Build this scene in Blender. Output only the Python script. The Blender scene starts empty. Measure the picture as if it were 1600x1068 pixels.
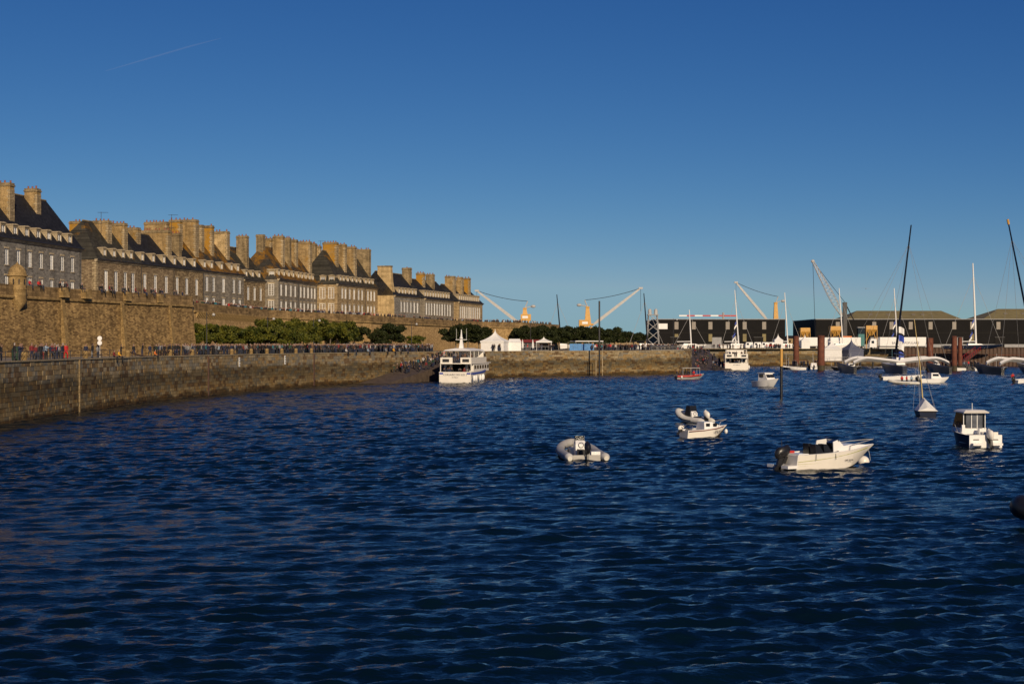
import bpy, bmesh, math, random
import numpy as np
from mathutils import Vector, Matrix

# ------------------------------------------------------------------ camera, sky, sun, exposure
R = math.radians
sc = bpy.context.scene
F, CX, CY, EYE = 2222.2, 800.0, 537.0, 7.43          # focal length in photo pixels, principal column, horizon row, eye height (m)
cd = bpy.data.cameras.new('camera'); cam = bpy.data.objects.new('camera', cd)
sc.collection.objects.link(cam); sc.camera = cam
cam.location = (0, 0, EYE); cam.rotation_euler = (R(90), 0, 0)
cd.sensor_width = 36; cd.lens = 50; cd.shift_y = 3 / 1600; cd.clip_start = 0.5; cd.clip_end = 30000
SUN_EL, SUN_AZ = 23.0, 17.0                             # sun behind the camera, a little to the right
w = bpy.data.worlds.new('World'); sc.world = w; w.use_nodes = True
nt = w.node_tree; nt.nodes.clear()
sky = nt.nodes.new('ShaderNodeTexSky'); sky.sky_type = 'NISHITA'; sky.sun_disc = False
sky.sun_elevation = R(SUN_EL); sky.sun_rotation = R(180 - SUN_AZ)
sky.air_density = 1.0; sky.dust_density = 0.0; sky.ozone_density = 3.0; sky.altitude = 2500
bg = nt.nodes.new('ShaderNodeBackground'); bg.inputs['Strength'].default_value = 0.055
wo = nt.nodes.new('ShaderNodeOutputWorld')
# deep polarised autumn blue: one power curve per channel over the whole sky
sp_ = nt.nodes.new('ShaderNodeSeparateColor'); cb_ = nt.nodes.new('ShaderNodeCombineColor'); nt.links.new(sky.outputs[0], sp_.inputs[0])
for i_, (g_, a_, c_) in enumerate(((1.66, 1.23, 0.37), (1.22, 0.86, 0.52), (0.82, 0.78, 0.6))):      # nowhere paler than its own horizon
    m1 = nt.nodes.new('ShaderNodeMath'); m1.operation = 'MULTIPLY'; m1.inputs[1].default_value = 0.055
    m0 = nt.nodes.new('ShaderNodeMath'); m0.operation = 'MINIMUM'; m0.inputs[1].default_value = c_
    m2 = nt.nodes.new('ShaderNodeMath'); m2.operation = 'POWER'; m2.inputs[1].default_value = g_
    m3 = nt.nodes.new('ShaderNodeMath'); m3.operation = 'MULTIPLY'; m3.inputs[1].default_value = a_ / 0.055
    nt.links.new(sp_.outputs[i_], m1.inputs[0]); nt.links.new(m1.outputs[0], m0.inputs[0]); nt.links.new(m0.outputs[0], m2.inputs[0]); nt.links.new(m2.outputs[0], m3.inputs[0]); nt.links.new(m3.outputs[0], cb_.inputs[i_])
nt.links.new(cb_.outputs[0], bg.inputs[0]); nt.links.new(bg.outputs[0], wo.inputs[0])
ld = bpy.data.lights.new('sun', 'SUN'); ld.energy = 4.3; ld.angle = R(0.5); ld.color = (1.0, 0.80, 0.56)
sun = bpy.data.objects.new('sun', ld); sc.collection.objects.link(sun)
ts = Vector((math.sin(R(SUN_AZ)) * math.cos(R(SUN_EL)), -math.cos(R(SUN_AZ)) * math.cos(R(SUN_EL)), math.sin(R(SUN_EL))))
sun.rotation_euler = ts.to_track_quat('Z', 'Y').to_euler(); sun.location = (30, -60, 60)
sc.view_settings.view_transform = 'Standard'; sc.view_settings.look = 'None'
sc.view_settings.exposure = 0.0; sc.view_settings.gamma = 1.0

random.seed(7); rng = np.random.default_rng(7)
rnd, uni = random.random, random.uniform
COL = sc.collection
QZ = 5.7                                                # quay level

# ------------------------------------------------------------------ helpers
def gx(px, Y): return (px - CX) * Y / F
def gz(py, Y): return EYE - (py - CY) * Y / F
def P(px, py, Y): return Vector((gx(px, Y), Y, gz(py, Y)))

def tag(o, label=None, cat=None, group=None, kind=None):
    for k, v in (('label', label), ('category', cat), ('group', group), ('kind', kind)):
        if v: o[k] = v
    return o

def empty(name, loc=(0, 0, 0), rz=0.0, label=None, cat=None, group=None, parent=None):
    o = bpy.data.objects.new(name, None); COL.objects.link(o)
    o.location = loc; o.rotation_euler = (0, 0, rz); o.empty_display_size = 0.3
    if parent: o.parent = parent
    return tag(o, label, cat, group)

def link(name, me, parent=None, loc=None, rz=None):
    o = bpy.data.objects.new(name, me); COL.objects.link(o)
    if parent: o.parent = parent
    if loc is not None: o.location = loc
    if rz is not None: o.rotation_euler = (0, 0, rz)
    return o

def copy_tree(o, parent=None):
    c = o.copy(); COL.objects.link(c); c.parent = parent
    for ch in list(o.children): copy_tree(ch, c)
    return c

class MB:
    def __init__(s): s.v, s.f, s.m = [], [], []
    def add(s, vs, fs, m=0):
        b = len(s.v); s.v += [tuple(x) for x in vs]
        s.f += [tuple(i + b for i in f) for f in fs]; s.m += [m] * len(fs); return s
    def quad(s, a, b, c, d, m=0): return s.add([a, b, c, d], [(0, 1, 2, 3)], m)
    def box(s, c, d, m=0, M=None):
        x, y, z = d[0] / 2, d[1] / 2, d[2] / 2
        vs = [Vector((sx * x, sy * y, sz * z)) for sz in (-1, 1) for sy in (-1, 1) for sx in (-1, 1)]
        if M: vs = [M @ v for v in vs]
        vs = [v + Vector(c) for v in vs]
        return s.add(vs, [(0, 2, 3, 1), (4, 5, 7, 6), (0, 1, 5, 4), (2, 6, 7, 3), (0, 4, 6, 2), (1, 3, 7, 5)], m)
    def bx(s, x0, x1, y0, y1, z0, z1, m=0):
        return s.box(((x0 + x1) / 2, (y0 + y1) / 2, (z0 + z1) / 2), (x1 - x0, y1 - y0, z1 - z0), m)
    def loft(s, rings, m=0, closed=True, caps=True):
        n = len(rings[0]); vs = [p for r in rings for p in r]; fs = []
        for i in range(len(rings) - 1):
            for j in range(n if closed else n - 1):
                k = (j + 1) % n
                fs.append((i * n + j, i * n + k, (i + 1) * n + k, (i + 1) * n + j))
        if caps and closed:
            fs.append(tuple(range(n - 1, -1, -1))); fs.append(tuple((len(rings) - 1) * n + j for j in range(n)))
        return s.add(vs, fs, m)
    def tube(s, pts, rad, m=0, n=8, caps=True):
        pts = [Vector(p) for p in pts]
        if not isinstance(rad, (list, tuple)): rad = [rad] * len(pts)
        rings = []
        for i, p in enumerate(pts):
            d = (pts[min(i + 1, len(pts) - 1)] - pts[max(i - 1, 0)]).normalized()
            up = Vector((0, 0, 1)) if abs(d.z) < 0.95 else Vector((1, 0, 0))
            a = d.cross(up).normalized(); b = a.cross(d)
            rings.append([p + (a * math.cos(t) + b * math.sin(t)) * rad[i] for t in [2 * math.pi * k / n for k in range(n)]])
        return s.loft(rings, m, True, caps)
    def lathe(s, prof, c=(0, 0, 0), m=0, n=16):
        return s.loft([[(c[0] + r * math.cos(2 * math.pi * k / n), c[1] + r * math.sin(2 * math.pi * k / n), c[2] + z) for k in range(n)] for r, z in prof], m)
    def ell(s, c, r, m=0, n=10, k=6):
        return s.loft([[(c[0] + r[0] * math.sin(a) * math.cos(t), c[1] + r[1] * math.sin(a) * math.sin(t), c[2] - r[2] * math.cos(a))
                        for t in [2 * math.pi * j / n for j in range(n)]] for a in [0.12 + (math.pi - 0.24) * i / k for i in range(k + 1)]], m)
    def prism(s, poly, h0, h1, m=0):      # polygon in x,y between two heights
        return s.loft([[(x, y, h0) for x, y in poly], [(x, y, h1) for x, y in poly]], m)
    def mesh(s, name, mats, smooth=False):
        me = bpy.data.meshes.new(name); me.from_pydata(s.v, [], s.f)
        for mt in (mats if isinstance(mats, (list, tuple)) else [mats]): me.materials.append(mt)
        me.polygons.foreach_set('material_index', s.m)
        bm = bmesh.new(); bm.from_mesh(me); bmesh.ops.recalc_face_normals(bm, faces=bm.faces); bm.to_mesh(me); bm.free()
        if smooth:
            me.polygons.foreach_set('use_smooth', [True] * len(me.polygons))
            try: me.set_sharp_from_angle(angle=R(40))
            except Exception: pass
        return me
    def build(s, name, mats, parent=None, loc=None, rz=None, smooth=False):
        return link(name, s.mesh(name, mats, smooth), parent, loc, rz)

# ------------------------------------------------------------------ materials
class N:
    """small node-graph helper"""
    def __init__(s, name):
        s.mat = bpy.data.materials.new(name); s.mat.use_nodes = True; s.t = s.mat.node_tree
        s.b = s.t.nodes['Principled BSDF']
    def n(s, typ, **kw):
        o = s.t.nodes.new('ShaderNode' + typ)
        for k, v in kw.items(): setattr(o, k, v)
        return o
    def l(s, a, b): s.t.links.new(a, b)
    def coord(s, which='Object', scale=(1, 1, 1)):
        tc = s.n('TexCoord'); mp = s.n('Mapping'); mp.inputs['Scale'].default_value = scale
        s.l(tc.outputs[which], mp.inputs[0]); return mp.outputs[0]
    def world(s, scale=(1, 1, 1)):
        g = s.n('NewGeometry'); mp = s.n('Mapping'); mp.inputs['Scale'].default_value = scale
        s.l(g.outputs['Position'], mp.inputs[0]); return mp.outputs[0]
    def noise(s, vec, scale, detail=4, rough=0.55):
        o = s.n('TexNoise'); o.inputs['Scale'].default_value = scale; o.inputs['Detail'].default_value = detail
        o.inputs['Roughness'].default_value = rough; s.l(vec, o.inputs['Vector']); return o.outputs['Fac']
    def ramp(s, fac, stops):
        o = s.n('ValToRGB'); e = o.color_ramp.elements
        while len(e) < len(stops): e.new(0.5)
        for el, (p, c) in zip(e, stops):
            el.position = p; el.color = (c, c, c, 1) if isinstance(c, (int, float)) else (*c, 1)
        s.l(fac, o.inputs[0]); return o.outputs[0]
    def mix(s, fac, a, b, mode='MIX'):
        o = s.n('MixRGB', blend_type=mode)
        for i, x in ((0, fac), (1, a), (2, b)):
            if isinstance(x, (int, float)): o.inputs[i].default_value = x if i == 0 else (x, x, x, 1)
            elif isinstance(x, tuple): o.inputs[i].default_value = (*x, 1)
            else: s.l(x, o.inputs[i])
        return o.outputs[0]
    def bump(s, h, strength=0.4, dist=0.05):
        o = s.n('Bump'); o.inputs['Strength'].default_value = strength; o.inputs['Distance'].default_value = dist
        s.l(h, o.inputs['Height']); s.l(o.outputs[0], s.b.inputs['Normal']); return o
    def done(s, col=None, rough=0.8, metal=0.0, spec=None):
        if col is not None:
            if isinstance(col, tuple): s.b.inputs['Base Color'].default_value = (*col, 1)
            else: s.l(col, s.b.inputs['Base Color'])
        s.b.inputs['Roughness'].default_value = rough; s.b.inputs['Metallic'].default_value = metal
        if spec is not None: s.b.inputs['Specular IOR Level'].default_value = spec
        return s.mat

def plain(name, col, rough=0.6, var=0.18, scale=1.5, metal=0.0, spec=None):
    m = N(name); f = m.noise(m.coord(), scale, 5, 0.6)
    lo = tuple(c * (1 - var) for c in col); hi = tuple(min(1, c * (1 + var)) for c in col)
    return m.done(m.ramp(f, [(0.3, lo), (0.7, hi)]), rough, metal, spec)

def stone(name, c1, c2, mortar, bw=0.55, bh=0.28, stain=0.5, lichen=0.0, lich=(0.26, 0.14, 0.02), msize=0.018, warp=0.06, coord='wall'):
    c1, c2, mortar = [tuple(x * k * w for x, w in zip(c, (1, 1, 1) if 'grey' in name else (1.12, 1.06, 0.98) if name in ('brown_granite', 'brown_rubble', 'golden_ashlar') else (1.10, 0.99, 0.80))) for c, k in ((c1, 0.80), (c2, 1.08), (mortar, 0.95))]
    m = N(name)
    tc = m.n('TexCoord'); sep = m.n('SeparateXYZ'); com = m.n('CombineXYZ')
    m.l(tc.outputs['UV' if coord == 'uv' else 'Object'], sep.inputs[0])
    if coord == 'uv': m.l(sep.outputs[0], com.inputs[0]); m.l(sep.outputs[1], com.inputs[1])
    else:
        ad = m.n('Math', operation='ADD'); m.l(sep.outputs[0], ad.inputs[0]); m.l(sep.outputs[1], ad.inputs[1])
        m.l(ad.outputs[0], com.inputs[0]); m.l(sep.outputs[2], com.inputs[1])
    vec = com.outputs[0]
    nz = m.n('TexNoise'); nz.inputs['Scale'].default_value = 1.6; m.l(vec, nz.inputs['Vector'])
    wv = m.mix(warp, vec, nz.outputs['Color'], 'ADD')
    br = m.n('TexBrick'); m.l(wv, br.inputs['Vector']); br.inputs['Scale'].default_value = 1
    br.inputs['Brick Width'].default_value = bw; br.inputs['Row Height'].default_value = bh
    br.inputs['Mortar Size'].default_value = msize; br.inputs['Mortar Smooth'].default_value = 0.4; br.inputs['Bias'].default_value = 0
    br.inputs['Color1'].default_value = (*c1, 1); br.inputs['Color2'].default_value = (*c2, 1); br.inputs['Mortar'].default_value = (*mortar, 1)
    col = br.outputs['Color']
    big = m.noise(vec, 0.35, 6, 0.65); fine = m.noise(vec, 8, 4, 0.7)
    col = m.mix(0.75, col, m.ramp(fine, [(0.34, 0.2), (0.64, 1.42)]), 'MULTIPLY')
    col = m.mix(stain, col, m.ramp(big, [(0.3, 0.3), (0.62, 1.15)]), 'MULTIPLY')
    mp = m.n('Mapping'); mp.inputs['Scale'].default_value = (1.3, 0.12, 1); m.l(vec, mp.inputs[0])      # runs of damp down the wall
    st = m.noise(mp.outputs[0], 1.0, 5, 0.6)
    col = m.mix(stain * 0.9, col, m.ramp(st, [(0.35, 0.32), (0.58, 1.1)]), 'MULTIPLY')
    if lichen:
        lf = m.ramp(m.noise(vec, 0.5, 7, 0.7), [(0.62 - lichen * 0.3, 0.0), (0.75 - lichen * 0.25, 0.85)])
        col = m.mix(lf, col, lich)
    m.bump(m.mix(0.5, br.outputs['Fac'], fine), -0.5, 0.04)
    return m.done(col, 0.92, spec=0.2)

def slate(name, lichen=0.0, base=(0.014, 0.0145, 0.017)):
    m = N(name); v = m.coord()
    sep = m.n('SeparateXYZ'); m.l(v, sep.inputs[0]); com = m.n('CombineXYZ'); m.l(sep.outputs[0], com.inputs[0]); m.l(sep.outputs[2], com.inputs[1])
    br = m.n('TexBrick'); m.l(com.outputs[0], br.inputs['Vector']); br.inputs['Scale'].default_value = 1
    br.inputs['Brick Width'].default_value = 0.34; br.inputs['Row Height'].default_value = 0.2; br.inputs['Mortar Size'].default_value = 0.012
    br.inputs['Color1'].default_value = (*base, 1); br.inputs['Color2'].default_value = tuple(c * 1.9 for c in base) + (1,); br.inputs['Mortar'].default_value = (0.008, 0.008, 0.01, 1)
    col = m.mix(0.6, br.outputs['Color'], m.ramp(m.noise(v, 0.8, 6, 0.7), [(0.3, 0.5), (0.7, 1.7)]), 'MULTIPLY')
    if lichen:
        lf = m.ramp(m.noise(v, 0.33, 8, 0.72), [(0.66 - lichen * 0.3, 0.0), (0.74 - lichen * 0.25, 0.9)])
        col = m.mix(lf, col, m.ramp(m.noise(v, 3, 3), [(0.3, (0.12, 0.07, 0.015)), (0.7, (0.28, 0.13, 0.015))]))
    m.bump(br.outputs['Fac'], -0.3, 0.02)
    return m.done(col, 0.7, spec=0.12)

M = {}
M['granite'] = stone('grey_granite', (0.21, 0.195, 0.17), (0.30, 0.275, 0.235), (0.33, 0.30, 0.25), 0.6, 0.3, 0.3)
M['granite_brown'] = stone('brown_granite', (0.17, 0.125, 0.08), (0.30, 0.235, 0.15), (0.30, 0.24, 0.16), 0.5, 0.26, 0.4)
M['rubble'] = stone('brown_rubble', (0.14, 0.10, 0.06), (0.32, 0.25, 0.15), (0.27, 0.21, 0.13), 0.38, 0.24, 0.45, warp=0.14)
M['ashlar'] = stone('grey_ashlar', (0.23, 0.20, 0.155), (0.30, 0.26, 0.20), (0.24, 0.21, 0.17), 0.8, 0.34, 0.35)
M['ashlar_gold'] = stone('golden_ashlar', (0.29, 0.215, 0.12), (0.40, 0.31, 0.18), (0.33, 0.26, 0.16), 0.7, 0.33, 0.35)
M['plaster'] = stone('cream_render', (0.50, 0.40, 0.24), (0.54, 0.44, 0.28), (0.51, 0.41, 0.25), 1.4, 0.6, 0.35, msize=0.004)
M['chim'] = stone('tan_render', (0.36, 0.27, 0.15), (0.42, 0.32, 0.18), (0.32, 0.25, 0.14), 0.9, 0.4, 0.5, lichen=0.25)
M['chim_grey'] = stone('weathered_render', (0.27, 0.225, 0.15), (0.34, 0.28, 0.19), (0.29, 0.24, 0.16), 0.6, 0.3, 0.6)
M['chim_orange'] = stone('lichened_render', (0.34, 0.24, 0.11), (0.38, 0.28, 0.14), (0.36, 0.26, 0.12), 0.8, 0.4, 0.4, lichen=0.9, lich=(0.40, 0.20, 0.02))
M['quoin'] = stone('pale_quoin_stone', (0.42, 0.36, 0.26), (0.5, 0.44, 0.33), (0.2, 0.16, 0.11), 0.9, 0.42, 0.4, msize=0.05)
M['curtain'] = stone('curtain_rubble', (0.34, 0.24, 0.125), (0.48, 0.36, 0.2), (0.40, 0.30, 0.17), 0.5, 0.24, 0.3, coord='uv', warp=0.12)
M['rampart'] = stone('rampart_rubble', (0.17, 0.115, 0.06), (0.40, 0.295, 0.15), (0.25, 0.185, 0.105), 0.55, 0.2, 0.55, coord='uv', warp=0.1)
M['parapet'] = stone('parapet_ashlar', (0.22, 0.16, 0.09), (0.33, 0.245, 0.14), (0.15, 0.11, 0.065), 1.1, 0.36, 0.6, coord='uv')
M['turret'] = stone('turret_ashlar', (0.30, 0.22, 0.11), (0.38, 0.29, 0.155), (0.27, 0.2, 0.11), 0.7, 0.35, 0.45)
M['trim'] = stone('dressed_stone', (0.42, 0.37, 0.29), (0.5, 0.45, 0.36), (0.38, 0.33, 0.26), 0.8, 0.5, 0.3, msize=0.006)
M['slate'] = slate('blue_slate'); M['slate_moss'] = slate('mossy_slate', 0.25, (0.03, 0.028, 0.022)); M['slate_lichen'] = slate('lichened_slate', 0.75, (0.028, 0.026, 0.022))
M['white'] = plain('white_paint', (0.78, 0.77, 0.74), 0.45, 0.06)
M['cream'] = plain('cream_gelcoat', (0.78, 0.74, 0.66), 0.28, 0.05)
M['gel'] = plain('white_gelcoat', (0.80, 0.79, 0.76), 0.22, 0.04)
M['canvas'] = plain('white_canvas', (0.76, 0.75, 0.72), 0.8, 0.06)
M['blue_grey_cloth'] = plain('blue_grey_canvas', (0.09, 0.10, 0.15), 0.8, 0.06)  # one even blue grey for a whole landing stage tent
M['black'] = plain('black_plastic', (0.012, 0.012, 0.014), 0.35, 0.3)
M['dark'] = plain('dark_metal', (0.03, 0.03, 0.033), 0.5, 0.3)
M['navy'] = plain('navy_gelcoat', (0.006, 0.011, 0.03), 0.3, 0.2)
M['blue'] = plain('blue_paint', (0.02, 0.05, 0.32), 0.45, 0.2)
M['skyblue'] = plain('light_blue_sheet', (0.10, 0.25, 0.50), 0.5, 0.25)
M['red'] = plain('red_paint', (0.45, 0.03, 0.02), 0.45, 0.2)
M['orange'] = plain('orange_paint', (0.62, 0.17, 0.03), 0.5, 0.2)
M['yellow'] = plain('crane_yellow', (0.55, 0.30, 0.06), 0.5, 0.15)
M['palegrey'] = plain('pale_grey_paint', (0.42, 0.41, 0.39), 0.5, 0.12)
M['grey'] = plain('grey_metal', (0.25, 0.25, 0.25), 0.5, 0.2)
M['rubber'] = plain('grey_hypalon', (0.36, 0.35, 0.33), 0.55, 0.1)
M['palerubber'] = plain('pale_hypalon', (0.62, 0.60, 0.54), 0.5, 0.1)
M['blackrubber'] = plain('black_hypalon', (0.015, 0.015, 0.017), 0.4, 0.3)
M['rust'] = plain('rusty_steel', (0.13, 0.04, 0.02), 0.8, 0.45, 0.8)
M['brownsteel'] = plain('brown_sheet_piling', (0.075, 0.045, 0.03), 0.8, 0.5, 0.5)
M['shed'] = plain('dark_cladding', (0.009, 0.0085, 0.0085), 0.7, 0.2, 0.2, spec=0.1)
M['shedband'] = plain('brown_cladding', (0.014, 0.013, 0.012), 0.7, 0.2, spec=0.1)
M['skylight'] = plain('translucent_panel', (0.24, 0.21, 0.17), 0.5, 0.2)
M['khaki'] = plain('khaki_roof_sheet', (0.20, 0.165, 0.07), 0.7, 0.2, 0.4)
M['teal'] = plain('teal_paint', (0.02, 0.15, 0.15), 0.5, 0.2)
M['olive'] = plain('lime_green_stripe', (0.36, 0.38, 0.05), 0.4, 0.1)
M['wood'] = plain('varnished_wood', (0.5, 0.38, 0.16), 0.5, 0.2)
M['terracotta'] = plain('terracotta', (0.26, 0.085, 0.045), 0.8, 0.3)
M['iron'] = plain('rusty_iron', (0.07, 0.035, 0.025), 0.8, 0.4)
M['paving'] = plain('quay_paving', (0.19, 0.16, 0.125), 0.9, 0.3, 0.6)
M['slipstone'] = plain('wet_slipway_stone', (0.085, 0.062, 0.045), 0.7, 0.4, 0.9)
M['bark'] = plain('bark', (0.16, 0.135, 0.10), 0.9, 0.35, 3)
M['antifoul'] = plain('fouled_waterline_paint', (0.03, 0.022, 0.016), 0.8, 0.4, 3)
M['ink'] = plain('dark_blue_lettering', (0.01, 0.012, 0.05), 0.5, 0.1)
M['seaweed'] = plain('weedy_mud', (0.05, 0.04, 0.02), 0.8, 0.5, 1)
def glass(name, col):
    m = N(name); m.b.inputs['IOR'].default_value = 1.5
    return m.done(m.ramp(m.noise(m.coord(), 1.2, 2), [(0.35, tuple(c * 0.6 for c in col)), (0.65, col)]), 0.06, spec=0.6)
M['curtain_white'] = glass('white_curtained_glass', (0.6, 0.58, 0.53)); M['glass'] = glass('curtained_glass', (0.30, 0.29, 0.27)); M['dglass'] = glass('tinted_glass', (0.015, 0.018, 0.022)); M['greyglass'] = glass('salted_glass', (0.14, 0.15, 0.17))
def blockmat(name, c):
    m = N(name); pos = m.world(); sep = m.n('SeparateXYZ'); m.l(pos, sep.inputs[0])
    f1 = m.noise(pos, 2.2, 6, 0.7); f2 = m.noise(pos, 0.22, 5, 0.6)
    col = m.mix(1.0, c, m.ramp(f1, [(0.25, 0.45), (0.75, 1.45)]), 'MULTIPLY')
    h = m.n('Math', operation='MULTIPLY_ADD'); h.inputs[1].default_value = 2.2; m.l(f2, h.inputs[0]); m.l(sep.outputs[2], h.inputs[2])     # ragged tide lines
    dv = m.n('Math', operation='DIVIDE'); dv.inputs[1].default_value = 8.0; m.l(h.outputs[0], dv.inputs[0])
    tide = m.ramp(dv.outputs[0], [(0.0, (0.16, 0.13, 0.08)), (0.19, (0.30, 0.24, 0.15)), (0.24, (0.85, 0.78, 0.62)), (0.36, (0.62, 0.58, 0.48)), (0.48, (0.42, 0.40, 0.34)), (0.585, (0.5, 0.47, 0.4)), (0.65, (1, 1, 1))])
    col = m.mix(1.0, col, tide, 'MULTIPLY')
    m.bump(f1, 0.6, 0.05)
    return m.done(col, 0.85, spec=0.25)
BLOCK = [blockmat('quay_block_' + n, c) for n, c in (('tan', (0.25, 0.19, 0.105)), ('grey', (0.20, 0.175, 0.13)), ('brown', (0.15, 0.098, 0.05)), ('pale', (0.32, 0.255, 0.155)), ('gold', (0.28, 0.19, 0.085)))]
MORTAR = blockmat('quay_mortar', (0.30, 0.25, 0.17))
def leafmat(name, a, b):
    m = N(name); g = m.n('NewGeometry')
    f = m.noise(m.coord(), 0.8, 3); col = m.ramp(f, [(0.35, a), (0.65, b)])
    m.b.inputs['Subsurface Weight'].default_value = 0.0
    tr = m.n('BsdfTranslucent'); m.l(col, tr.inputs[0]); mx = m.n('MixShader'); mx.inputs[0].default_value = 0.3
    m.done(col, 0.6, spec=0.25); out = m.t.nodes['Material Output']
    m.l(m.b.outputs[0], mx.inputs[1]); m.l(tr.outputs[0], mx.inputs[2]); m.l(mx.outputs[0], out.inputs[0]); return m.mat
M['leaf'] = leafmat('plane_tree_leaves', (0.03, 0.05, 0.009), (0.17, 0.165, 0.02)); M['leafdark'] = leafmat('dark_leaves', (0.016, 0.024, 0.007), (0.045, 0.055, 0.014))
def watermat():
    m = N('harbour_water'); p = m.world((1, 1, 1))
    a = m.noise(m.world((0.55, 1.0, 1)), 1.6, 3, 0.6); b = m.noise(m.world((0.45, 1.1, 1)), 5.5, 3, 0.6)
    c = m.noise(p, 0.045, 3)
    h = m.mix(0.4, a, b)
    bp = m.bump(h, 1.0, 0.11)
    m.b.inputs['IOR'].default_value = 1.33
    col = m.ramp(c, [(0.3, (0.001, 0.005, 0.010)), (0.7, (0.0013, 0.008, 0.016))])
    return m.done(col, 0.07, spec=0.5)
M['water'] = watermat()

# ------------------------------------------------------------------ water: displaced chop, finer towards the viewer's shore
def make_water():
    ys = [24.0]
    while ys[-1] < 492: ys.append(ys[-1] + min(0.42, 0.14 + max(0, ys[-1] - 24) * 0.0022))
    xs = [0.0]
    while xs[-1] < 182: xs.append(xs[-1] + min(0.55, 0.2 + max(0, xs[-1] - 14) * 0.0055))
    xs = [-x for x in xs[:0:-1]] + xs
    xs, ys = np.array(xs), np.array(ys); X, Y = np.meshgrid(xs, ys)
    dy = np.gradient(ys)[:, None]; dx = np.gradient(xs)[None, :]
    Z = np.zeros_like(X)
    gust = np.zeros_like(X)
    for i in range(7):
        q = rng.normal(0, 1, 2) * 0.05; gust += np.sin(q[0] * X + q[1] * Y * 1.6 + rng.random() * 6.28)
    gust = 1.0 + 0.11 * gust
    for i in range(100):
        lam = 0.34 * (1.6 / 0.34) ** rng.random() if i < 74 else uni(1.6, 3.2); k = 2 * np.pi / lam
        th = R(-78) + rng.normal(0, 0.30 if lam > 0.9 else 0.45); kx, ky = k * math.cos(th), k * math.sin(th)
        amp = 0.0086 * lam ** 0.82 * (0.6 + 0.8 * rng.random())
        if lam > 1.6: amp *= 0.55
        fade = np.clip((lam / np.maximum(dx * 0.6, dy) - 1.7) / 1.2, 0, 1)
        ph = kx * X + ky * Y + rng.random() * 6.28
        Z += fade * amp * (gust if lam < 1.6 else 1.0) * (np.sin(ph) + 0.22 * np.cos(2 * ph))
    edge = np.clip(np.minimum.reduce([(X - xs[0]) / 8, (xs[-1] - X) / 8, (Y - ys[0]) / 3, (ys[-1] - Y) / 10]), 0, 1)
    Z *= edge
    ny, nx = X.shape
    co = np.stack([X, Y, Z], -1).reshape(-1, 3)
    idx = np.arange(ny * nx).reshape(ny, nx)
    q = np.stack([idx[:-1, :-1], idx[:-1, 1:], idx[1:, 1:], idx[1:, :-1]], -1).reshape(-1, 4)
    x0, x1, y0, y1 = xs[0], xs[-1], ys[0], ys[-1]; B = 6000; b = len(co)
    co = np.vstack([co, [(-B, -B, 0), (B, -B, 0), (B, y0, 0), (-B, y0, 0), (-B, y1, 0), (x0, y1, 0), (x0, y0, 0), (x1, y0, 0), (B, y1, 0), (x1, y1, 0)]])
    q = np.vstack([q, [(b, b + 1, b + 2, b + 3), (b + 3, b + 6, b + 5, b + 4), (b + 7, b + 2, b + 8, b + 9)]])
    me = bpy.data.meshes.new('water'); me.vertices.add(len(co)); me.vertices.foreach_set('co', co.astype(np.float32).ravel())
    me.loops.add(q.size); me.loops.foreach_set('vertex_index', q.astype(np.int32).ravel())
    me.polygons.add(len(q)); me.polygons.foreach_set('loop_start', np.arange(0, q.size, 4, dtype=np.int32))
    me.update(calc_edges=True); me.validate()
    me.polygons.foreach_set('use_smooth', [True] * len(me.polygons)); me.materials.append(M['water'])
    tag(link('water', me), kind='structure')
make_water()

# ------------------------------------------------------------------ quay, ground, ramparts
def offset(pl, d):
    out = []
    for i, p in enumerate(pl):
        a = Vector(pl[max(i - 1, 0)]); b = Vector(pl[min(i + 1, len(pl) - 1)]); t = (b - a).normalized()
        out.append((p[0] + t.y * d, p[1] - t.x * d))
    return out
def resample(pl, step):
    pts = [Vector(p) for p in pl]; out = [(pts[0].copy(), (pts[1] - pts[0]).normalized())]; acc = 0
    for a, b in zip(pts, pts[1:]):
        L = (b - a).length; t = (b - a) / L; s = step - acc
        while s <= L: out.append((a + t * s, t)); s += step
        acc = (acc + L) % step
    return out
QUAY = [(-46.4, 96), (-47, 129), (-47.2, 156), (-46.5, 185), (-44, 205), (-40.2, 230), (-34.5, 252), (-27.4, 271), (-19.5, 292), (-12, 306), (-4, 317)]
STUB = [(-4, 317), (4, 329), (10, 334), (42, 357), (45.3, 362), (47, 372)]
STUB2 = [(47, 372), (49, 420), (52, 486)]
FARW = [(52, 486), (66, 489), (100, 490), (131, 490)]
RAMP_P = [(-72, 147), (-63.8, 177), (-60.2, 193), (-50.6, 225)]
CURT = [(-56, 250), (-48.9, 285), (-31.2, 315), (-15.2, 371), (-8, 386), (3.6, 397), (14.4, 437)]

def sheet(name, poly, z, mat, kind='structure'):
    me = bpy.data.meshes.new(name); me.from_pydata([(x, y, z) for x, y in poly], [], [tuple(range(len(poly)))])
    me.materials.append(mat); o = link(name, me); tag(o, kind=kind); return o
sheet('quay_pavement', QUAY[:] + STUB[1:] + STUB2[1:] + [(52, 560), (-120, 560), (-120, 96)], QZ, M['paving'])
sheet('dock_ground', [(52.0, 486), (131, 490), (131, 476), (600, 476), (4000, 476), (4000, 6000), (-4000, 6000), (-4000, 560), (52, 560)], QZ - 0.004, M['paving'])

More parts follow.
